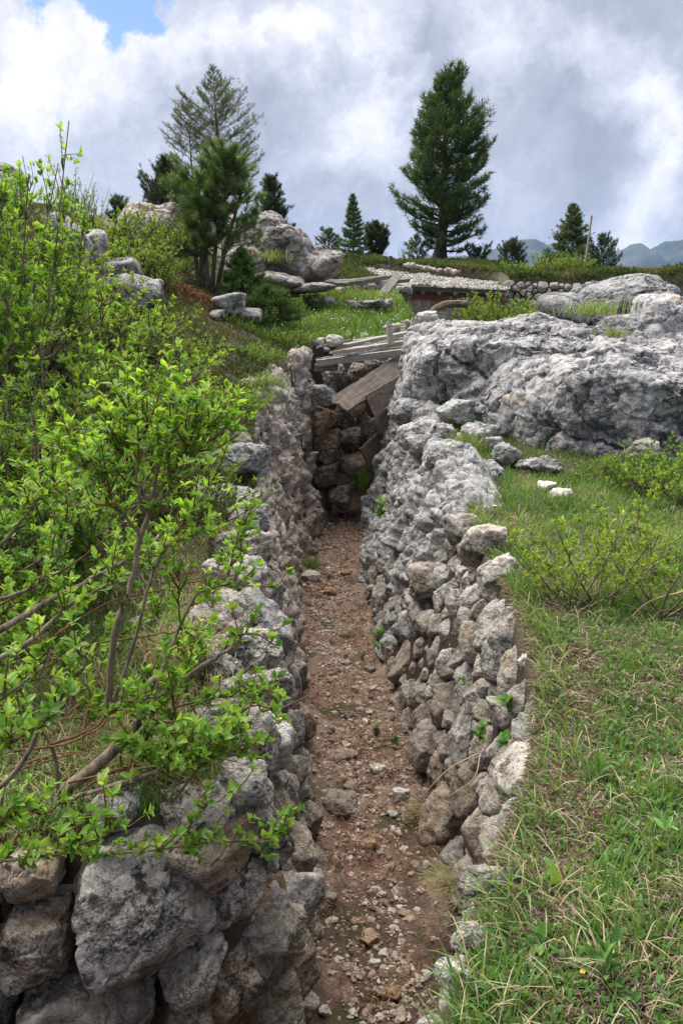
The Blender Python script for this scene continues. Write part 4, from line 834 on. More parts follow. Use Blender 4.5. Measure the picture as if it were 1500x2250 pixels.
M['bark'] = bark_mat('grey_bark', (.035, .028, .024), (.15, .125, .105), 26)
M['bark_dark'] = bark_mat('dark_bark', (.02, .016, .013), (.085, .068, .055), 12)
UP = np.array([0, 0, 1.])
def needles(mb, pos, axis, n, L, W, spread, rng, rnd, flat=0.0):
    """n needles in a brush around each twig position"""
    m = len(pos); pos = np.repeat(pos, n, 0); ax = np.repeat(nrm(axis), n, 0); k = len(pos)
    q = rng.normal(size=(k, 3)); q -= (q * ax).sum(1)[:, None] * ax; q = nrm(q)
    dirs = ax * rng.uniform(.25, 1.0, k)[:, None] + q * spread * rng.uniform(.5, 1.1, k)[:, None]
    leaves(mb, pos + ax * (L * rng.uniform(-.5, .5, k))[:, None], dirs, rng.normal(size=(k, 3)), L * rng.uniform(.7, 1.15, k), W, NEED, np.clip(np.repeat(rnd, n) + rng.normal(0, .07, k), 0, 1))
def conifer(name, label, base, top_z, prof, nb, mats, seed, r0, hb=.06, elev=(.05, .5), upc=.35, droop=0.0, dens=6., nl=.22, nw=.03, nn=12, spread=.8, lat=.5, stems=None, group=None, twig=.02, gap=.0, cat='tree'):
    rng = np.random.default_rng(seed); base = np.asarray(base, float); Ht = top_z - base[2]
    root = empty(name, base, label, cat, group); tr = MB(); cr = MB()
    lean = rng.normal(0, .01, 2) * Ht
    spine = lambda h: base + np.array([lean[0] * h + .01 * Ht * math.sin(h * 5), lean[1] * h, Ht * h])
    hs = np.linspace(-.03, .985, 24); tube(tr, [spine(h) for h in hs], r0 * (1.02 - hs) ** .9 * (1 + .5 * np.exp(-np.maximum(hs, 0) * 30)), 10, rough=.04, seed=seed)
    TP = []; TA = []; TR = []
    for k in range(nb):
        h = hb + (1 - hb) * ((k + rng.uniform(0, 1)) / nb) ** .85; h = min(h, .985); az = k * 2.39996 + rng.normal(0, .35)
        ln = prof(h, math.cos(az)) * Ht * rng.uniform(.78, 1.06) * (1 + .12 * math.sin(3 * az + 9 * h + seed))
        if rng.random() < gap: ln *= .5
        e = elev[0] + (elev[1] - elev[0]) * h + rng.normal(0, .08); o = np.array([math.cos(az), math.sin(az), 0])
        s = np.linspace(0, 1, 9); z = np.tan(e) * s * ln * .9 - droop * ln * np.sin(s * 2.6) * .5 + upc * ln * s ** 2.5 * .6
        side = np.array([-math.sin(az), math.cos(az), 0]); wob = rng.normal(0, .06)
        pts = spine(h)[None] + (o[None] * s[:, None] + side[None] * (wob * s ** 2)[:, None]) * ln + UP[None] * z[:, None]
        tube(tr, pts, np.linspace(max(.25 * r0 * (1 - h), twig) , twig * .4, 9), 5)
        m = max(4, int(dens * ln / nl)); u = rng.uniform(.22, 1.0, m) ** .75; a = np.stack([np.interp(u, s, pts[:, c]) for c in range(3)], 1)
        tg = nrm(np.gradient(pts, axis=0)); tg = np.stack([np.interp(u, s, tg[:, c]) for c in range(3)], 1)
        lo = rng.normal(0, 1, m) * lat * ln * (.12 + .55 * u * (1.12 - u)); vz = rng.normal(0, .25, m) * np.abs(lo) + .12 * np.abs(lo)
        a = a + side * lo[:, None] + UP * vz[:, None]; ax = tg * .7 + side * (np.sign(lo) * .5 * (np.abs(lo) > nl * .5))[:, None] + UP * (.55 * upc + .25) + rng.normal(0, .25, (m, 3))
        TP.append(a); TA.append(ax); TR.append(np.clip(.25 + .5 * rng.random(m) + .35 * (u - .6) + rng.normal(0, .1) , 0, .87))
        for q in range(0, m, 3):     # side twigs carrying the tufts
            b0 = pts[int(min(8, max(0, u[q] * 8 - .8)))]; tube(tr, [b0, (b0 + a[q]) / 2 + UP * -.01, a[q]], [twig * .5, twig * .4, twig * .25], 3)
    TP.append(np.array([spine(.97), spine(.99), spine(1.0)])); TA.append(np.tile(UP, (3, 1))); TR.append(np.full(3, .6))
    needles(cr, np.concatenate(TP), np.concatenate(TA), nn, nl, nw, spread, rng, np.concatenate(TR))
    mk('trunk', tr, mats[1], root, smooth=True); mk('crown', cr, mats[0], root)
    return root
def prof_px(base_y, top_y, rows, cx):
    """half widths of a crown on its left and right side, read per height"""
    rows = sorted(rows, key=lambda r: -r[0]); Ht = base_y - top_y; hh = np.array([(base_y - r[0]) / Ht for r in rows]); l = np.array([(cx - r[1]) / Ht for r in rows]); rr = np.array([(r[2] - cx) / Ht for r in rows])
    def f(h, c):
        a = np.interp(h, hh, l); b = np.interp(h, hh, rr); a, b = a * 1.1, b * 1.1; k = .5 + .5 * c; return max(.015, a * (1 - k) + b * k)
    return f
bp_ = prof_px(565, 130, [(130, 958, 1008), (150, 948, 1016), (170, 944, 1022), (200, 936, 1032), (240, 910, 1036), (262, 900, 1060), (300, 880, 1075), (350, 868, 1080), (400, 866, 1084), (435, 848, 1084), (470, 868, 1086), (500, 900, 1082), (530, 925, 1070), (552, 930, 1050)], 970)
conifer('pine_tree', 'tallest dense dark green pine on the terrace above the hut', P(965, 572, 40), P(980, 182, 40)[2], bp_, 150, (M['pine'], M['bark_dark']), 3, .30, hb=.05, elev=(-.12, .75), upc=.5, dens=4.6, nl=.30, nw=.036, nn=12, spread=.75, lat=.55, twig=.022)
lp = prof_px(640, 150, [(150, 488, 494), (200, 466, 520), (240, 445, 550), (270, 415, 580), (310, 385, 592), (350, 390, 604), (400, 410, 610), (450, 450, 590), (520, 470, 560)], 492)
conifer('larch_tree', 'tall sparse feathery larch rising behind the many stemmed pine', P(492, 600, 24), P(490, 148, 24)[2], lp, 84, (M['larch'], M['bark']), 5, .085, hb=.33, elev=(-.05, .6), upc=.45, dens=4.4, nl=.085, nw=.010, nn=9, spread=1.0, lat=.6, twig=.009)
conifer('larch_tree', 'shorter sparse larch leaning left of the tall feathery larch', P(428, 600, 24.3), P(430, 226, 24.3)[2], prof_px(600, 226, [(226, 426, 434), (270, 395, 462), (310, 370, 490), (350, 374, 490), (420, 385, 480), (520, 390, 460)], 430), 52, (M['larch'], M['bark']), 6, .055, hb=.3, elev=(-.05, .6), upc=.4, dens=4.2, nl=.085, nw=.010, nn=9, spread=1.0, lat=.6, twig=.008)
pr = lambda a, b=.02, pw=.8: (lambda h, c: b + a * (1 - h) ** pw)
def smallc(name, label, px, py, ty, Y, wpx, kind, seed, nb=100, hb=.02, gap=.0, grp=None, snap=True):
    base = P(px, py, Y); tz = P(px, ty, Y)[2]; Ht = tz - base[2]; wd = wpx / FPX * Y / Ht
    if snap: base = np.array([base[0], base[1], min(base[2], Hs(base[0], base[1]) + .05)])
    k = Ht / 3.0
    if kind == 'pine': return conifer(name, label, base, tz, lambda h, c: .05 + .74 * wd * min(1, (1 - h) * 1.7 + .05) * min(1, .55 + h * 2), nb, (M['pine_dark'], M['bark_dark']), seed, .03 * Ht, hb=hb, elev=(.0, .9), upc=.6, dens=5.5, nl=.19 * max(k, .6), nw=.026 * max(k, .6), nn=13, lat=.75, gap=gap, twig=.010, group=grp)
    return conifer(name, label, base, tz, lambda h, c: .015 + wd * (1 - h) ** .85, nb, (M['spruce'], M['bark_dark']), seed, .022 * Ht, hb=hb, elev=(-.15, .5), upc=.3, dens=6, nl=.12 * max(k, .7), nw=.02 * max(k, .7), nn=11, spread=.7, lat=.8, gap=gap, twig=.01, group=grp)
smallc('pine_tree', 'dark bushy pine on the skyline left of the many stemmed pine', 368, 455, 360, 27, 38, 'pine', 11, gap=.2)
smallc('pine_tree', 'small slender pine on the skyline right of the larches', 597, 485, 398, 27, 22, 'pine', 12, gap=.2)
smallc('pine_tree', 'tiny round dark pine at the left skyline above the green bushes', 262, 480, 438, 25, 24, 'pine', 13, nb=26)
smallc('spruce_tree', 'narrow pointed spruce standing alone left of the tallest pine', 775, 548, 428, 40, 30, 'spruce', 14)
smallc('pine_tree', 'low round pine left of the narrow pointed spruce', 722, 548, 510, 42, 24, 'pine', 15, nb=26)
smallc('pine_tree', 'small bushy pine directly right of the narrow pointed spruce', 825, 566, 494, 41, 34, 'pine', 16)
smallc('spruce_tree', 'light green broad young conifer beside the leaning pole', 1250, 600, 450, 44, 56, 'spruce', 17, nb=110)
smallc('pine_tree', 'dark cone shaped pine right of the tallest pine', 1122, 596, 532, 44, 36, 'pine', 18, nb=50)
smallc('pine_tree', 'dark pine right of the leaning pole before the mountains', 1323, 606, 522, 43, 33, 'pine', 19, nb=50)
smallc('spruce_tree', 'low pale conifer in front of the light green conifer', 1200, 600, 545, 43, 26, 'spruce', 20, nb=30)
smallc('pine_tree', 'small dark bushy pine at the foot of the tallest pine on its left', 915, 568, 520, 39, 26, 'pine', 21, nb=26, gap=.3)
smallc('pine_tree', 'low dark pine branches spreading at the foot of the tallest pine on its right', 1050, 580, 548, 39, 36, 'pine', 22, nb=26, gap=.4)
smallc('spruce_tree', 'young light green spruce beside the stems of the many stemmed pine', 533, 650, 548, 15.5, 52, 'spruce', 23, nb=60)
smallc('spruce_tree', 'low spreading spruce right of the young light green spruce', 590, 682, 632, 15.0, 55, 'spruce', 24, nb=40)
smallc('pine_tree', 'bit of dark shrubby pine at the right photo edge on the skyline', 1498, 618, 585, 40, 26, 'pine', 25, nb=24)

# the many stemmed pine
rng = np.random.default_rng(55); base = G(462, 640, 9); base[2] -= .05
root = empty('pine_tree', base, 'many stemmed young pine with long needles standing on the left slope', 'tree'); cr = MB(); br = MB(); Y0 = base[1]
W = lambda px, py, dy=0.: P(px, py, Y0 + dy)
stems = [([(438, 640), (430, 560), (425, 480), (412, 440), (404, 415)], .045), ([(456, 645), (450, 560), (446, 490), (440, 440), (432, 395)], .075), ([(466, 645), (470, 580), (478, 510), (492, 440), (500, 385), (498, 352)], .05), ([(476, 645), (486, 590), (500, 530), (520, 460), (530, 425), (536, 405)], .05), ([(446, 640), (443, 560), (460, 480), (470, 420), (478, 385)], .045)]
tips = []; SPN = []
for k, (c, r) in enumerate(stems):
    dy = rng.uniform(-.25, .25); pts = curve([W(a, b_, dy * (i / len(c))) for i, (a, b_) in enumerate(c)], 22); SPN.append(pts)
    s = MB(); tube(s, pts, np.linspace(r, .012, 22), 9, rough=.05, seed=k); mk('trunk', s, M['bark'], root, smooth=True)
ctr = W(462, 430); 
for k in range(185):
    sp = SPN[rng.integers(len(SPN))]; i = int(rng.uniform(7, 22)) if rng.random() < .9 else int(rng.uniform(5, 8)); p0 = sp[min(i, 21)]; az = rng.uniform(0, 6.28); hfr = i / 22
    ln = rng.uniform(.22, .66) * (1.15 - .55 * hfr); e = rng.uniform(-.15, .55) + .25 * hfr; o = np.array([math.cos(az) , math.sin(az), 0])
    pts = np.array([p0 + o * ln * t + UP * ln * (math.tan(e) * t * .6 + .25 * t ** 2.2) for t in np.linspace(0, 1, 7)])
    q = (pts[-1] - np.array([0, 0, CZ])); tube(br, pts, np.linspace(.014, .006, 7), 5)
    for t in ((.45, .62, .78, .92, 1.0) if ln > .35 else (.7, 1.0)):
        a = np.array([np.interp(t, np.linspace(0, 1, 7), pts[:, c]) for c in range(3)]); a = a + rng.normal(0, .05 * (t < 1), 3); tips.append((a, (pts[-1] - pts[-3]) * 3 + UP * .12 + rng.normal(0, .1, 3), np.clip(rng.normal(.45, .18), 0, .88)))
for (a, b_) in [(345, 565), (365, 545), (350, 590), (395, 560), (335, 548)]:
    a0 = SPN[0][6]; t1 = W(a, b_, -.3); pts = curve([a0, (a0 + t1) / 2 - UP * .06, t1], 7); tube(br, pts, np.linspace(.014, .006, 7), 5)
    for t in range(4): tips.append((t1 + rng.normal(0, .04, 3), t1 - a0 + UP * .1, .97 if a < 352 and b_ > 560 else .55))
for (a, b_) in [(545, 490), (530, 520), (555, 470)]:
    a0 = SPN[3][9]; t1 = W(a, b_, .1); pts = curve([a0, (a0 + t1) / 2 - UP * .06, t1], 7); tube(br, pts, np.linspace(.014, .006, 7), 5)
    for t in range(4): tips.append((t1 + rng.normal(0, .05, 3), UP * .3 + rng.normal(0, .1, 3), .5))
needles(cr, np.array([t[0] for t in tips]), np.array([t[1] for t in tips]), 70, .15, .0075, .8, rng, np.array([t[2] for t in tips]))
mk('branches', br, M['bark'], root, smooth=True); mk('crown', cr, M['pine_fore'], root)

# ------------------------------------------------------------------ willow and other shrubs
M['willow'] = leaf_mat('willow_leaves', [(0, (.08, .17, .035)), (.35, (.155, .29, .045)), (.75, (.25, .40, .07)), (1, (.38, .48, .12))], .52, .42, .4)
M['willow_mid'] = leaf_mat('shrub_leaves', [(0, (.075, .145, .035)), (.5, (.165, .28, .055)), (1, (.30, .40, .09))], .5, .5, .3)
M['yellow_shrub'] = leaf_mat('yellow_green_leaves', [(0, (.11, .19, .03)), (.5, (.21, .33, .05)), (1, (.33, .43, .08))], .45, .5, .3)
M['stem'] = bark_mat('willow_bark', (.08, .062, .047), (.29, .23, .165), 30)
M['stem_red'] = bark_mat('reddish_twig', (.07, .035, .02), (.24, .13, .06), 40)
M['stem_dark'] = bark_mat('dark_twig', (.05, .038, .03), (.18, .14, .105), 40)
def rosettes(mb, pos, axis, rng, nl, L, W, tmpl=LEAF8, rnd=None, spread=.75):
    m = len(pos); p = np.repeat(pos, nl, 0); a = np.repeat(nrm(axis), nl, 0); k = len(p); q = rng.normal(size=(k, 3)); q -= (q * a).sum(1)[:, None] * a; q = nrm(q)
    d = a * rng.uniform(.35, 1.1, k)[:, None] + q * spread * rng.uniform(.6, 1.2, k)[:, None]; sz = rng.uniform(.4, 1.2, k) * np.repeat(rng.uniform(.75, 1.2, m), nl)
    r = np.clip(np.repeat(rng.uniform(.1, .9, m) if rnd is None else rnd, nl) + rng.normal(0, .13, k), 0, 1)
    leaves(mb, p + a * (L * rng.uniform(-.5, .25, k))[:, None], d, a + .25 * rng.normal(size=(k, 3)), L * sz, W * sz, tmpl, r)
def shrub_template(name, seed, rad_, ht, nstem, nsub, nros, nl, L, W, mats, spread_el=(.5, 1.35), tmpl=LEAF8, sparse=0.):
    rng = np.random.default_rng(seed); root = empty(name, (0, 0, 0), 'x', 'shrub'); st = MB(); lf = MB(); RP = []; RA = []
    for k in range(nstem):
        az = k * 2.4 + rng.normal(0, .4); el = rng.uniform(*spread_el); ln = rng.uniform(.7, 1.1)
        o = np.array([math.cos(az) * math.cos(el) * rad_ * 1.35, math.sin(az) * math.cos(el) * rad_ * 1.35, ht * math.sin(el)]) * ln
        p = curve([np.array([rng.normal(0, .06), rng.normal(0, .06), -.05]) * rad_, o * .45 * np.array([1.15, 1.15, .8]) + rng.normal(0, .05, 3) * rad_, o + rng.normal(0, .06, 3) * rad_], 10); tube(st, p, np.linspace(.016, .004, 10) * rad_, 5)
        for j in range(nsub):
            t = rng.uniform(.3, 1.0); i = min(9, int(t * 9)); b0 = p[i]; dv = nrm((p[-1] - p[0]) * .6 / rad_ + UP * .5 + rng.normal(0, .55, 3)); sl = rng.uniform(.15, .42) * rad_ * (1.15 - .5 * t)
            q = curve([b0, b0 + dv * sl * .5 + rng.normal(0, .03, 3) * rad_, b0 + dv * sl + UP * sl * .25], 5); tube(st, q, np.linspace(.006, .0025, 5) * rad_, 4)
            for t2 in rng.uniform(.25, 1, nros): RP.append(q[0] + (q[-1] - q[0]) * t2 + rng.normal(0, .012, 3)); RA.append(dv + UP * .4)
            RP.append(q[-1]); RA.append(dv + UP * .5)
    RP = np.array(RP); RA = np.array(RA); rosettes(lf, RP, RA, rng, nl, L, W, tmpl)
    mk('stems', st, mats[1], root, smooth=True); mk('foliage', lf, mats[0], root); return root
T1 = shrub_template('willow_shrub', 101, .9, .95, 20, 14, 3, 8, .041, .018, (M['willow'], M['stem']))
T2 = shrub_template('willow_shrub', 102, .8, .75, 22, 12, 3, 8, .04, .018, (M['willow_mid'], M['stem_dark']), (.35, 1.3))
T3 = shrub_template('low_shrub', 103, .6, .45, 22, 10, 3, 8, .03, .013, (M['willow_mid'], M['stem_dark']), (.3, 1.3))
T4 = shrub_template('yellow_shrub', 104, .5, .62, 10, 7, 3, 8, .028, .012, (M['yellow_shrub'], M['stem']), (.55, 1.3))
T5 = shrub_template('slender_shrub', 105, .7, 1.1, 16, 6, 2, 5, .05, .015, (M['willow_mid'], M['stem_dark']), (.9, 1.4))
T6 = shrub_template('tall_willow_shrub', 106, .75, 1.75, 30, 23, 3, 8, .041, .018, (M['willow'], M['stem']), (.7, 1.45))
used = set()
def place(t, px, py, Y, sc, label, group=None, name=None):
    if Y is None: c = G(px, py, 1.5)
    else:
        c = P(px, py, Y); c[2] = Hs(c[0], c[1]) - .02
    rz = R.uniform(0, 6.28)
    if t.name not in used:
        used.add(t.name); t.location = c; t.rotation_euler = (0, 0, rz); t.scale = (sc, sc, sc) if np.isscalar(sc) else sc; t['label'] = label; t['_o'] = [float(x) for x in c]; o = t
        if group: t['group'] = group
    else: o = copy_thing(t, c, rz, sc, label, group)
    return o
GW = 'willow shrubs covering the left slope'
for (t, px, py, Y, sc, lb) in SHRUBS: place({1: T1, 2: T2, 3: T3, 4: T4, 5: T5, 6: T6}[t], px, py, Y, sc, lb, GW if t in (1, 2, 6) and px < 600 else ('low shrubs between rocks and meadow' if t in (2, 3) else ('yellow green shrubs' if t == 4 else 'slender shrubs')))

# ------------------------------------------------------------------ foreground willow, branch by branch
rng = np.random.default_rng(77)
fw0 = P(100, 1775, 2.42); fw0[2] = Hs(fw0[0], fw0[1]) - .03
FW = empty('willow_shrub', fw0, 'foreground willow with thick bare stems and fresh green leaves spilling over the left trench wall', 'shrub')
lf = MB(); tw = MB(); RP = []; RA = []; RS = []
def branch(ctrl, r0, r1, leaf_from=.4, dens=1.0, sub=6, sublen=.16, main=True, big=1.0):
    pts = curve([P(*c) for c in ctrl], 10 + 3 * len(ctrl)); n = len(pts)
    pts = pts + .006 * np.cumsum(rng.normal(size=(n, 3)), 0) * np.linspace(0, 1, n)[:, None]
    b = MB(); tube(b, pts, np.linspace(r0, r1, n), 8 if r0 > .008 else 5, rough=.05, seed=int(r0 * 1e5) + n)
    if main: mk('branch', b, M['stem'], FW, smooth=True)
    else: tube(tw, pts, np.linspace(r0, r1, n), 5)
    tg = nrm(np.gradient(pts, axis=0)); L = np.linalg.norm(np.diff(pts, axis=0), axis=1).sum()
    for k in range(sub):
        t = leaf_from * .8 + (1 - leaf_from * .8) * (k + rng.random()) / max(sub, 1); i = min(n - 1, int(t * (n - 1))); dv = nrm(tg[i] * .8 + UP * .45 + rng.normal(0, .5, 3)); sl = sublen * rng.uniform(.5, 1.15)
        q = curve([pts[i], pts[i] + dv * sl * .5 + rng.normal(0, .01, 3), pts[i] + dv * sl + UP * sl * .2], 6); tube(tw, q, np.linspace(.0042, .0016, 6), 5)
        for t2 in np.linspace(.3, 1, max(2, int(sl / .038 * dens))): RP.append(np.array([np.interp(t2, np.linspace(0, 1, 6), q[:, c]) for c in range(3)])); RA.append(dv + UP * .45); RS.append(big)
    for t in np.linspace(leaf_from, 1, max(1, int(L * (1 - leaf_from) / .05 * dens))):
        i = min(n - 1, int(t * (n - 1))); RP.append(pts[i] + rng.normal(0, .006, 3)); RA.append(tg[i] * .6 + UP * .6); RS.append(big)
branch([(90,1775,2.42),(200,1695,2.44),(310,1590,2.47),(345,1500,2.5),(400,1480,2.52)], .026, .012, 2, sub=0)
branch([(345,1535,2.5),(430,1475,2.52),(520,1425,2.55),(560,1390,2.57),(632,1412,2.6)], .010, .003, .55, sub=5, sublen=.1)
branch([(238,1570,2.46),(244,1490,2.45),(262,1360,2.44),(295,1220,2.46),(330,1112,2.5)], .013, .008, 2, sub=0)
for c in ([(330,1112,2.5),(280,1020,2.5),(250,975,2.52),(238,930,2.55)], [(330,1112,2.5),(360,1060,2.52),(400,1000,2.55),(420,920,2.6)], [(330,1112,2.5),(390,1060,2.5),(450,960,2.6),(475,890,2.65)], [(320,1140,2.5),(300,1060,2.45),(320,960,2.45),(300,905,2.45)], [(330,1112,2.5),(350,1010,2.55),(365,940,2.6),(385,880,2.65)], [(310,1180,2.46),(250,1080,2.4),(215,1010,2.38)]):
    branch(c, .0065, .0025, .3, sub=15, sublen=.17)
branch([(242,1560,2.46),(290,1430,2.5),(335,1260,2.55),(375,1190,2.6),(450,1100,2.7),(520,960,2.8)], .0075, .003, .55, sub=13, sublen=.15)
branch([(335,1530,2.5),(390,1390,2.6),(435,1300,2.68),(500,1268,2.75),(582,1272,2.85)], .008, .003, .5, sub=7, sublen=.13)
branch([(500,1268,2.75),(515,1200,2.75),(535,1150,2.78)], .005, .0025, .2, sub=8, sublen=.14)
branch([(400,1385,2.6),(380,1310,2.55),(365,1290,2.55)], .004, .002, .3, sub=5, sublen=.12, main=False)
branch([(80,1790,2.4),(220,1742,2.35),(330,1690,2.3),(400,1640,2.3),(480,1630,2.3),(560,1600,2.35)], .011, .003, .55, sub=13, sublen=.11)
branch([(80,1782,2.38),(200,1742,2.3),(380,1690,2.28),(470,1680,2.25),(545,1690,2.25)], .009, .003, .6, sub=8, sublen=.09)
branch([(-60,1868,2.2),(120,1862,2.2),(250,1874,2.18),(400,1866,2.16),(500,1852,2.18),(572,1858,2.2),(605,1790,2.24)], .008, .0025, .1, sub=22, sublen=.09)
branch([(372,1872,2.17),(420,1800,2.15),(480,1720,2.14)], .006, .003, .3, sub=4, sublen=.09)
branch([(-60,1780,2.0),(40,1690,2.0),(105,1580,2.0),(140,1510,2.02),(195,1440,2.05)], .009, .003, .6, sub=7, sublen=.11, big=1.1)
branch([(-80,1600,1.9),(0,1540,1.9),(60,1490,1.9),(85,1440,1.92)], .006, .003, .5, sub=5, sublen=.09, big=1.15)
branch([(-80,1850,2.0),(0,1810,2.0),(70,1790,2.0)], .006, .003, .2, sub=16, sublen=.10)
branch([(-60,1900,1.9),(60,1880,1.9),(170,1850,1.92),(235,1790,1.95)], .006, .003, .2, sub=16, sublen=.10)
branch([(-80,1700,1.9),(20,1640,1.9),(90,1600,1.92)], .006, .003, .2, sub=14, sublen=.11)
branch([(300,1690,2.3),(430,1660,2.25),(520,1590,2.25)], .005, .002, .2, sub=14, sublen=.10)
branch([(360,1560,2.5),(470,1530,2.5),(570,1490,2.55)], .005, .002, .3, sub=10, sublen=.10)
branch([(100,1640,2.3),(200,1600,2.32),(300,1530,2.35),(420,1600,2.38)], .005, .002, .5, sub=7, sublen=.1, main=False)
branch([(-60,1420,2.7),(130,1310,2.75),(210,1265,2.8),(300,1205,2.9),(350,1150,3.0)], .014, .004, .7, sub=11, sublen=.15)
branch([(-60,1480,2.6),(80,1400,2.65),(160,1320,2.7),(270,1240,2.75)], .012, .004, .6, sub=12, sublen=.15)
branch([(-40,1330,2.8),(60,1290,2.8),(130,1220,2.85),(160,1130,2.9)], .009, .003, .4, sub=13, sublen=.16)
branch([(-60,1270,2.8),(20,1180,2.8),(90,1080,2.85),(130,1030,2.9)], .009, .003, .4, sub=15, sublen=.17)
branch([(130,1750,2.4),(110,1650,2.35),(40,1560,2.3),(20,1490,2.25)], .008, .003, .5, sub=6, sublen=.12)
branch([(480,1640,2.35),(540,1560,2.4),(590,1560,2.4)], .004, .002, .3, sub=6, sublen=.09, main=False)
for c in ([(60,1440,2.6),(230,1330,2.65),(420,1290,2.75),(560,1280,2.9)], [(40,1500,2.5),(200,1420,2.55),(330,1400,2.6),(430,1390,2.7)], [(120,1780,2.35),(260,1700,2.4),(420,1700,2.42)], [(0,1330,2.9),(140,1250,2.9),(260,1160,3.0),(330,1060,3.1)], [(150,1720,2.4),(300,1680,2.42),(450,1550,2.5)], [(30,1650,2.2),(120,1640,2.25),(210,1600,2.3),(260,1540,2.35)]):
    branch(c, .005, .002, 2, sub=0, main=False)
for k in range(46):      # low leafy shoots filling the willow's skirt
    px = rng.uniform(-60, 470) if k < 30 else rng.uniform(-60, 330); py = rng.uniform(1240, 1790) if k < 30 else rng.uniform(1150, 1500); c = G(px, py, 2.2)
    o = np.array([rng.normal(.06, .14), rng.normal(-.02, .12), rng.uniform(.14, .42)]); q = curve([c, c + o * .5 + rng.normal(0, .03, 3), c + o], 9); tube(tw, q, np.linspace(.005, .002, 9), 5)
    for j in range(9):
        i = rng.integers(3, 9); dv = nrm(o + rng.normal(0, .16, 3)); sl = rng.uniform(.06, .14); e = q[i] + dv * sl; tube(tw, [q[i], (q[i] + e) / 2 + rng.normal(0, .006, 3), e], [.003, .0025, .0015], 4)
        for t2 in (.5, .8, 1.0): RP.append(q[i] + (e - q[i]) * t2); RA.append(dv + UP * .4); RS.append(1)
for k in range(40):      # bare dead twigs lying in the skirt
    px = rng.uniform(-40, 470); py = rng.uniform(1180, 1790); c = G(px, py, 2.2) + UP * .03; o = np.array([rng.normal(.25, .2), rng.normal(.05, .2), rng.uniform(.02, .14)]); tube(tw, curve([c, c + o * .5 + UP * .03 + rng.normal(0, .03, 3), c + o], 8), np.linspace(.0045, .0015, 8), 4)
RP = np.array(RP); RA = np.array(RA); RS = np.array(RS)
rosettes(lf, RP, RA, rng, 9, .035, .0165, LEAF8, spread=.9)
m_ = len(RP); mk('twigs', tw, M['stem_red'], FW, smooth=True); mk('foliage', lf, M['willow'], FW)

# ------------------------------------------------------------------ grass, heath, litter
M['grass'] = leaf_mat('grass_blades', [(0, (.06, .125, .03)), (.35, (.12, .215, .05)), (.62, (.20, .29, .08)), (.68, (.26, .21, .12)), (1, (.42, .35, .23))], .35, .55, .3)
M['heath'] = leaf_mat('heath_leaves', [(0, (.04, .06, .02)), (.5, (.09, .125, .038)), (.8, (.14, .14, .055)), (1, (.20, .14, .08))], .2, .6, .2)
M['meadow'] = leaf_mat('meadow_grass', [(0, (.05, .10, .02)), (.5, (.11, .20, .04)), (.85, (.17, .24, .06)), (1, (.34, .30, .15))], .35, .55, .3)
def outside(x, y): return ~(inside(x, y, TOP) & (x > -4.45))
def edge_x(y): return np.interp(y, RT[2:, 1], RT[2:, 0])
def sample(n, y0, y1, xa, xb, pw=1.0):
    y = y0 * np.exp(R.random(n) * math.log(y1 / y0)); a = xa(y); b_ = xb(y); x = a + (b_ - a) * R.random(n); k = outside(x, y); return x[k], y[k]
def grass_patch(mb, x, y, lo, hi, w, straw, lean=(.15, .9), green=(0, .62), dz=-.01, patch=1.3, strawp=.30):
    z = H(x, y) + dz; n = len(x); c = fbm(p2(x, y, patch), 3, 31); s = R.random(n) < np.clip(straw + strawp * 2 * c, .03, .95)
    L = (lo + (hi - lo) * R.random(n) ** 1.7) * (1 + .5 * np.clip(fbm(p2(x, y, 3.5), 2, 12), -.8, 1)); ln = np.where(s, R.uniform(.7, 1.6, n), R.uniform(*lean, n))
    blades(mb, np.stack([x, y, z], 1), L * np.where(s, 1.15, 1), w * R.uniform(.6, 1.3, n), R.uniform(0, 6.28, n), ln, np.where(s, R.uniform(.66, 1, n), green[0] + (green[1] - green[0]) * np.clip(.5 + .5 * c + R.normal(0, .22, n), 0, 1)))
mb = MB()
x, y = sample(225000, 1.0, 9.6, lambda y: edge_x(y) + .0, lambda y: .62 * y + .9); bare = fbm(p2(x, y, 1.7), 3, 66); dist = np.abs(x - edge_x(y))
k = R.random(len(x)) < np.clip(.95 - 3.0 * np.clip(bare - .0, 0, 1), .06, 1) * np.clip(.06 + (dist - .04) / (.30 + .3 * ((y > 2.1) & (y < 4.3))) + 1.3 * fbm(p2(x, y, 2.2), 2, 9), .15, 1); x, y = x[k], y[k]
nearw = .0030 + .0005 * y
grass_patch(mb, x, y, .012, .062, nearw, .07, (.15, 1.25), strawp=.18)
x, y = sample(60000, 4.2, 9.8, lambda y: edge_x(y) + .03, lambda y: .60 * y + .3); grass_patch(mb, x, y, .03, .12, .003 + .0005 * y, .10, (.1, .9), strawp=.2)
# grass tussocks: dense clumps of longer blades
cx, cy = sample(420, 1.25, 7.5, lambda y: edge_x(y) + .02, lambda y: .6 * y + .3); q = R.integers(0, len(cx), 15000); sp_ = R.uniform(.02, .07, len(cx))[q]
x = cx[q] + R.normal(0, 1, len(q)) * sp_; y = cy[q] + R.normal(0, 1, len(q)) * sp_; kk = outside(x, y); x, y = x[kk], y[kk]; grass_patch(mb, x, y, .04, .12, .003 + .0004 * y, .045, (.1, .9), strawp=.06)
# lying straw
x, y = sample(800, 1.25, 6.5, lambda y: edge_x(y) - .02, lambda y: .6 * y + .3); n = len(x); blades(mb, np.stack([x, y, H(x, y) + R.uniform(.01, .05, n)], 1), R.uniform(.06, .2, n), .0024 + .0004 * y, R.uniform(0, 6.28, n), R.uniform(1.2, 1.55, n), R.uniform(.66, 1, n))
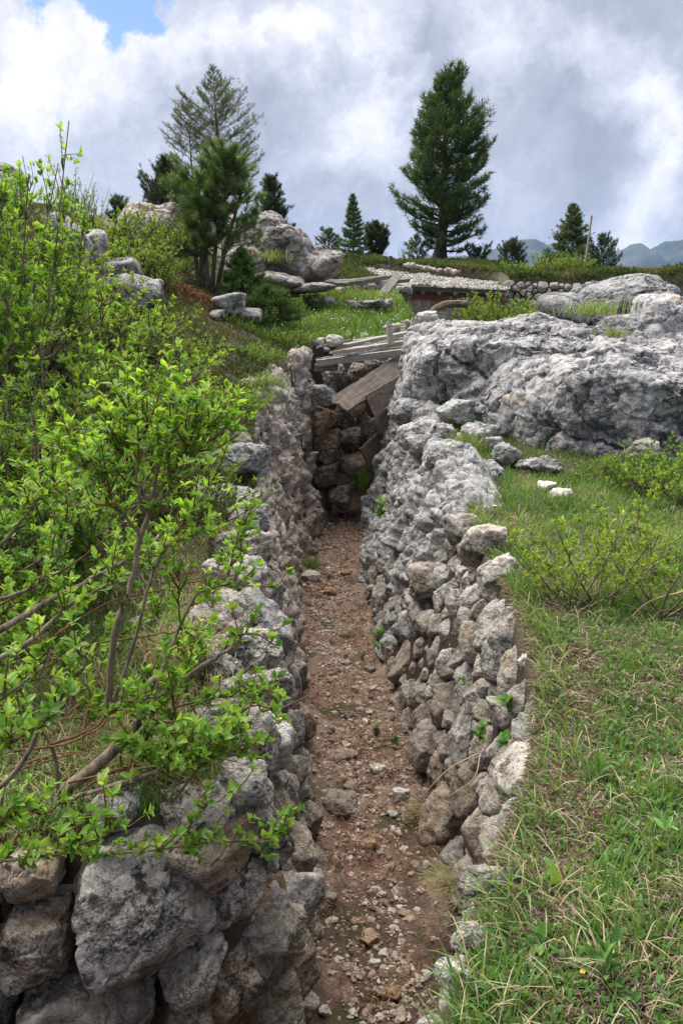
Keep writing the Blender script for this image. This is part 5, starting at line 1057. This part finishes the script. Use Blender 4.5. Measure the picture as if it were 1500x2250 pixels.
# blades hanging over the trench rim
t = R.uniform(0, 1, 1500); yy = 1.35 + 6 * t; xx = edge_x(yy) + R.uniform(.02, .16, 1500); k = outside(xx, yy); xx, yy = xx[k], yy[k]; n = len(xx); blades(mb, np.stack([xx, yy, H(xx, yy) + .005], 1), R.uniform(.05, .17, n), .0045 + .0004 * yy, R.normal(math.pi, .8, n), R.uniform(.4, 1.3, n), np.where(R.random(n) < .12, R.uniform(.66, 1, n), R.uniform(0, .6, n)))
tag(mk('grass', mb, M['grass']), 'short green grass mixed with dry straw on the right bank', 'grass', kind='stuff')
# dead leaf and straw litter between the green tufts
x, y = sample(140000, 1.0, 8.0, lambda y: edge_x(y) + .0, lambda y: .62 * y + .9); n = len(x); a = R.uniform(0, 6.28, n)
k = R.random(n) < np.clip(.25 + 2.2 * fbm(p2(x, y, 1.7), 3, 66), .05, 1); x, y = x[k], y[k]; x2, y2 = sample(60000, 1.7, 5.0, lambda y: edge_x(y) - .01, lambda y: edge_x(y) + .28); k = R.random(len(x2)) < np.clip(.6 + 1.2 * fbm(p2(x2, y2, 2.2), 2, 9) * -1, 0, 1); x = np.concatenate([x, x2[k]]); y = np.concatenate([y, y2[k]]); n = len(x); a = R.uniform(0, 6.28, n)
LT_ = MB(); leaves(LT_, np.stack([x, y, H(x, y) + R.uniform(.0, .022, n)], 1), np.stack([np.cos(a), np.sin(a), R.normal(0, .25, n)], 1), np.tile(UP, (n, 1)) + R.normal(0, .35, (n, 3)), R.uniform(.012, .05, n), R.uniform(.0022, .0048, n) + .0004 * y, LEAF4, R.random(n))
M['dead'] = leaf_mat('dead_leaves', [(0, (.16, .11, .085)), (.45, (.27, .205, .165)), (.8, (.38, .31, .25)), (1, (.50, .43, .35))], .1, .7, .15)
tag(mk('leaf_litter', LT_, M['dead']), 'pinkish brown dead leaf litter between the grass of the right bank', 'litter', kind='stuff')
# small leafy herbs inside the turf (uncountable)
mb = MB(); x, y = sample(3800, 1.25, 8.5, lambda y: edge_x(y) + .03, lambda y: .6 * y + .3); pos = np.stack([x, y, H(x, y) + .015], 1); rosettes(mb, pos, np.tile(UP, (len(x), 1)) + R.normal(0, .2, (len(x), 3)), R, 6, .026, .012, LEAF8, spread=1.0)
M['herb'] = leaf_mat('herb_leaves', [(0, (.05, .12, .03)), (.6, (.10, .22, .05)), (1, (.18, .30, .08))], .35, .45, .35)
tag(mk('ground_cover', mb, M['herb']), 'tiny leafy herbs mixed into the turf of the right bank', 'ground cover', kind='stuff')
# left bank under the willow
mb = MB(); x, y = sample(52000, 2.15, 9, lambda y: -.62 * y - .3, lambda y: np.interp(y, LT[3:, 1], LT[3:, 0]) - .12 * (y < 7)); grass_patch(mb, x, y, .03, .14, .0035 + .0005 * y, .40, (.2, 1.1), patch=.9, strawp=.5)
tag(mk('grass', mb, M['grass']), 'dry and green grass under the willow on the left bank', 'grass', kind='stuff')
# heath and low leafy cover of the left slope
mb = MB(); x, y = sample(52000, 5.5, 20, lambda y: -.5 * y - .5, lambda y: np.interp(y, [5, 13, 14, 22], [-.75, -.6, -1.0, -1.5])); n = len(x); pos = np.stack([x, y, H(x, y) + R.uniform(0, .07, n)], 1)
c = fbm(p2(x, y, .8), 3, 45); rosettes(mb, pos, np.tile(UP, (n, 1)) + R.normal(0, .35, (n, 3)), R, 4, .05, .02, LEAF4, rnd=np.clip(.45 + .7 * c, 0, 1), spread=.9)
tag(mk('heath', mb, M['heath']), 'low brown green heath covering the left slope', 'heath', kind='stuff')
# meadow and terrace in the middle distance
mb = MB(); x, y = sample(30000, 13.4, 27, lambda y: -.115 * y - .4, lambda y: .09 * y + .9); grass_patch(mb, x, y, .06, .22, .014 + .0006 * y, .14, (.1, .7), green=(.1, .9), patch=.5, strawp=.12)
x, y = sample(26000, 9, 27, lambda y: .1 * y + .2, lambda y: .47 * y); grass_patch(mb, x, y, .06, .22, .014 + .0006 * y, .2, (.1, .8), green=(.05, .8), patch=.5, strawp=.2)
tag(mk('grass', mb, M['meadow']), 'bright green flowery meadow between trench and hut', 'grass', kind='stuff')
mb = MB(); x, y = sample(52000, 28.2, 44, lambda y: -.12 * y, lambda y: .5 * y); k = ~((y < 30.6) & (x < 5.8) & (x > 2.3 - (y - 26.9) * .44 - .1)); x, y = x[k], y[k]; n = len(x); c = fbm(p2(x, y, .35), 3, 48)
rosettes(mb, np.stack([x, y, H(x, y) + R.uniform(0, .12, n)], 1), np.tile(UP, (n, 1)) + R.normal(0, .3, (n, 3)), R, 4, .15, .05, LEAF4, rnd=np.clip(.35 + .9 * c, 0, 1), spread=.8)
tag(mk('heath', mb, M['heath']), 'low heath and moss on the terrace around the tallest pine', 'heath', kind='stuff')
# tiny white meadow flowers: uncountable
mb = MB(); x, y = sample(420, 13.6, 21, lambda y: -.08 * y - .3, lambda y: .08 * y + .6); n = len(x); rosettes(mb, np.stack([x, y, H(x, y) + R.uniform(.1, .2, n)], 1), np.tile(UP, (n, 1)), R, 5, .022, .02, LEAF4, spread=1.6)
m, g, b, out = newmat('white_petals'); b.inputs['Base Color'].default_value = (.75, .75, .68, 1); M['white'] = m
tag(mk('meadow_flowers', mb, m), 'tiny white flowers dotted over the meadow', 'flowers', kind='stuff')
# red brown fallen needles and dead twigs in the trench
M['litter'] = leaf_mat('dead_needles', [(0, (.07, .03, .017)), (.6, (.19, .085, .05)), (1, (.30, .19, .11))], .1, .7, .1)
mb = MB(); yy = 2.4 * np.exp(R.random(16000) ** .8 * math.log(13 / 2.4)); xx = R.uniform(-.7, .8, 16000); xl = np.interp(yy, LB[3:, 1], LB[3:, 0]); xh = np.interp(yy, RB[2:, 1], RB[2:, 0]); cl = fbm(p2(xx, yy, 2.0), 3, 14); k = (xx > xl) & (xx < xh) & (R.random(16000) < np.clip(.30 + 1.6 * cl, .05, 1)); xx, yy = xx[k], yy[k]; n = len(xx)
blades(mb, np.stack([xx, yy, H(xx, yy) + R.uniform(.004, .03, n)], 1), R.uniform(.03, .11, n), .0028 + .0003 * yy, R.uniform(0, 6.28, n), R.uniform(1.3, 1.6, n), R.random(n))
tag(mk('needle_litter', mb, M['litter']), 'red brown fallen needles and dead twigs on the trench floor', 'litter', kind='stuff')
mb = MB(); c = G(432, 655, 9); n = 2600; x = c[0] + R.normal(0, .28, n); y = c[1] + R.normal(-.1, .25, n); blades(mb, np.stack([x, y, H(x, y) + .02], 1), R.uniform(.06, .2, n), .010, R.uniform(0, 6.28, n), R.uniform(.8, 1.5, n), np.clip(R.normal(.75, .2, n), 0, 1))
tag(mk('needle_litter', mb, M['litter']), 'rusty fallen needles around the foot of the many stemmed pine', 'litter', kind='stuff')

# ------------------------------------------------------------------ single small plants
def tuft(px, py, Y, n, L, lean, rnd, label, w=.004, spread=.04, az=None, name='grass_tuft', cat='grass tuft', group='grass tufts along the trench'):
    c = G(px, py, 1.5) if Y is None else P(px, py, Y); mb = MB(); p = c + R.normal(0, spread, (n, 3)) * np.array([1, 1, .15])
    a = R.uniform(0, 6.28, n) if az is None else R.normal(az, .6, n)
    blades(mb, p, R.uniform(.5, 1, n) * L, w * R.uniform(.7, 1.3, n), a, R.uniform(lean[0], lean[1], n), R.uniform(rnd[0], rnd[1], n)); return tag(mk(name, mb, M['grass'], origin=c), label, cat, group)
tuft(1020, 990, 8.5, 220, .28, (.2, 1.0), (.3, .66), 'green grass tuft growing on the right trench edge beside the white pointed stone', .008, .09)
tuft(683, 1248, None, 160, .17, (.2, 1.1), (.0, .5), 'green grass tuft at the left wall foot behind the tan slab stone', .007, .07)
tuft(800, 1075, 12.2, 70, .5, (.2, .8), (.0, .4), 'dark grass tuft beside the upright board at the trench end', .010, .06)
tuft(1010, 1960, 3.3, 260, .22, (.8, 1.5), (.60, .78), 'brown dry grass cushion hanging at the foot of the right wall near the camera', .0035, .05, az=math.pi)
tuft(925, 1800, None, 180, .16, (.8, 1.5), (.62, .8), 'brown dry grass tuft by the largest stone at the right wall foot', .0035, .04, az=math.pi)
tuft(770, 1400, None, 120, .18, (.9, 1.5), (.62, .85), 'fan of dry straw on the trench floor at the right wall foot', .004, .04, az=math.pi)
tuft(395, 1440, 3.3, 320, .24, (.5, 1.4), (.62, .95), 'pale dead grass tuft beneath the willow near the left wall edge', .0045, .07)
tuft(585, 850, 9.3, 260, .24, (.4, 1.4), (.2, .72), 'grass tuft hanging over the brown rock face', .010, .12)
tuft(1300, 690, 10.4, 220, .24, (.3, 1.2), (.3, .72), 'dry grass tuft in the hollow under the arched rock', .010, .16, group='grass tufts between the rocks')
tuft(1440, 680, 10.9, 200, .25, (.3, 1.2), (.4, .75), 'brownish grass tuft between the arched rock and the lumpy pale rock', .010, .14, group='grass tufts between the rocks')
tuft(1345, 740, 9.8, 90, .16, (.3, 1.2), (.3, .8), 'small grass tuft in a pit on top of the huge boulder', .010, .07, group='grass tufts between the rocks')
tuft(590, 575, 18.6, 300, .35, (.3, 1.2), (.3, .85), 'grassy cushion on the ledge of the brownish outcrop', .018, .25, group='grass tufts between the rocks')
tuft(1080, 2090, 1.75, 160, .16, (.2, 1.1), (.1, .55), 'fresh grass tuft on the right trench rim near the bottom of the photo', .004, .035)
def herb(px, py, Y, n, L, Wd, label, mat='herb', h=.0, spread=.8, group='leafy herbs along the trench', stem=True, name='leafy_herb'):
    c = G(px, py, 1.3) if Y is None else P(px, py, Y); e = empty(name, c, label, 'plant', group); mb = MB(); ps = c + R.normal(0, .25 * L, (n, 3)) + UP * (h * R.random(n))[:, None]
    rosettes(mb, ps, np.tile(UP, (n, 1)) + R.normal(0, .35, (n, 3)), R, 6, L, Wd, LEAF8, spread=spread); mk('leaves', mb, M[mat], e)
    if stem:
        sb = MB()
        for q in ps[:6]: tube(sb, curve([c - UP * .01, (c + q) / 2 + R.normal(0, .006, 3), q], 5), [.003, .003, .0025, .002, .0015], 5)
        mk('stalk', sb, M['stem_dark'], e, smooth=True)
    return e
for a in [(835, 1135, 7.8, 9, .09, .03, 'bright green leafy plant growing from the upper right wall', 'herb', .16), (830, 1425, 5.9, 8, .07, .022, 'fern like plant at the foot of the right wall', 'herb', .14),
          (1118, 1560, 3.5, 3, .055, .04, 'round leaved plant on top of the right wall', 'herb', .05), (1055, 1625, 3.3, 4, .05, .034, 'round leaved plant in a joint of the right wall with long straw stalks', 'herb', .04), (1100, 1635, 3.25, 3, .045, .032, 'small round leaved plant just right of the one with straw stalks', 'herb', .03), (1018, 1500, 4.0, 2, .04, .018, 'tiny green plant in a joint of the right wall', 'herb', .03),
          (825, 1615, None, 6, .045, .022, 'dark green seedling on the floor beside the right wall foot', 'herb', .05), (868, 1640, None, 5, .04, .02, 'dark green seedling at the right floor edge in shade', 'herb', .04), (795, 1455, None, 3, .05, .02, 'small green seedling beside the grey stone at the right wall foot', 'herb', .04), (942, 1810, None, 3, .03, .015, 'tiny bright seedling on the moss at the right wall foot', 'herb', .02),
          (1125, 1965, None, 4, .055, .02, 'broad leaved herb on the right rim above the white edge stone', 'herb', .05), (1220, 1945, None, 3, .065, .026, 'broad leaved herb in the turf a little right of the rim', 'herb', .05), (1355, 1905, None, 3, .055, .02, 'upright herb in the middle of the right turf', 'herb', .06), (1440, 1880, None, 4, .06, .02, 'upright dark green herb near the right photo edge', 'herb', .08), (1330, 2180, None, 6, .062, .022, 'large bright green herb in the bottom right turf', 'herb', .10), (1285, 2070, None, 4, .05, .02, 'broad leaved herb above the large bright herb', 'herb', .06), (1190, 2090, None, 3, .06, .024, 'slim herb left of the broad leaved herb in the bottom turf', 'herb', .06), (1110, 1760, None, 3, .06, .022, 'dark slim herb on the right bank beside bare brown soil', 'herb', .05), (1320, 1730, None, 4, .07, .022, 'tall dark herb in long grass on the right bank', 'herb', .12), (590, 1870, 2.2, 2, .04, .02, 'leafy sprig on the near corner of the left wall', 'willow', .04)]:
    herb(*a[:7], mat=a[7], h=a[8])
m, g, b, out = newmat('yellow_petals'); b.inputs['Base Color'].default_value = (.75, .48, .02, 1); M['yellow'] = m
def flower(px, py, Y, r, hgt, label, mat='yellow', group='yellow flowers of the right bank'):
    if Y is None: c = G(px, py, 1.3)
    else: c = P(px, py, Y); c[2] = Hs(c[0], c[1])
    e = empty('flower', c, label, 'flower', group); s = MB(); t = c + UP * hgt + R.normal(0, .008, 3); tube(s, curve([c, (c + t) / 2 + R.normal(0, .006, 3), t], 6), .0018 + .0003 * c[1], 5); mk('stalk', s, M['herb'], e)
    q = MB(); a = np.arange(9) * .698; d = np.stack([np.cos(a), np.sin(a), .35 + 0 * a], 1); leaves(q, np.tile(t, (9, 1)), d, np.tile(UP, (9, 1)), r, r * .75, LEAF8, .5); d0, f0 = ico(1); q.add(t + d0 * r * .3 * np.array([1, 1, .6]), f0); mk('petals', q, M[mat], e)
for a in [(1087, 1135, None, .022, .09, 'yellow flower in the grass behind the right wall'), (1415, 1085, None, .024, .16, 'yellow flower before the low shrub at the boulder foot'), (1442, 2120, None, .009, .03, 'small orange yellow flower at the bottom right photo edge'), (1290, 2095, None, .007, .03, 'tiny yellow flower above the large bright herb'), (1275, 2160, None, .007, .03, 'tiny yellow flower left of the large bright herb')]: flower(*a)
flower(1108, 690, 19.6, .06, .5, 'round white seed head standing above the bushes in front of the hut', 'white', 'seed heads')
m, g, b, out = newmat('dry_straw'); b.inputs['Base Color'].default_value = (.36, .27, .17, 1); M['straw'] = m
# long dry stalks
for k, (c, lb) in enumerate([([(1050, 1655, 3.25), (985, 1690, 3.2), (930, 1745, 3.15)], 'long dry stalk arching down the right wall to the largest stone'), ([(1055, 1655, 3.2), (1040, 1710, 3.1), (985, 1750, 3.1)], 'shorter dry stalk arching beside the long one'), ([(1058, 1930, 2.2), (1050, 2030, 2.3), (1005, 2075, 2.5)], 'thin dry stalk hanging over the dark gap in the right wall'), ([(1235, 1380, 3.9), (1240, 1450, 3.7), (1238, 1490, 3.6)], 'upright dry stalk with a faded head under the sparse shrubs'), ([(1165, 1270, 4.6), (1230, 1330, 4.3), (1290, 1390, 4.1)], 'bare dead stem lying by the sparse shrubs'), ([(1500, 1300, 4.2), (1420, 1325, 4.1), (1360, 1385, 3.9)], 'bleached bare branch sweeping out from the sparse shrubs')]):
    mb = MB(); tube(mb, curve([P(*q) for q in c], 14), np.linspace(.003, .0015, 14) if k < 4 else np.linspace(.006, .003, 14), 5); tag(mk('dry_stalk', mb, M['straw'] if 'straw' in M else M['stem_red'], smooth=True, origin=P(*c[0])), lb, 'stalk', 'dry stalks')
for o in list(bpy.data.objects):
    if '_o' in o: del o['_o']
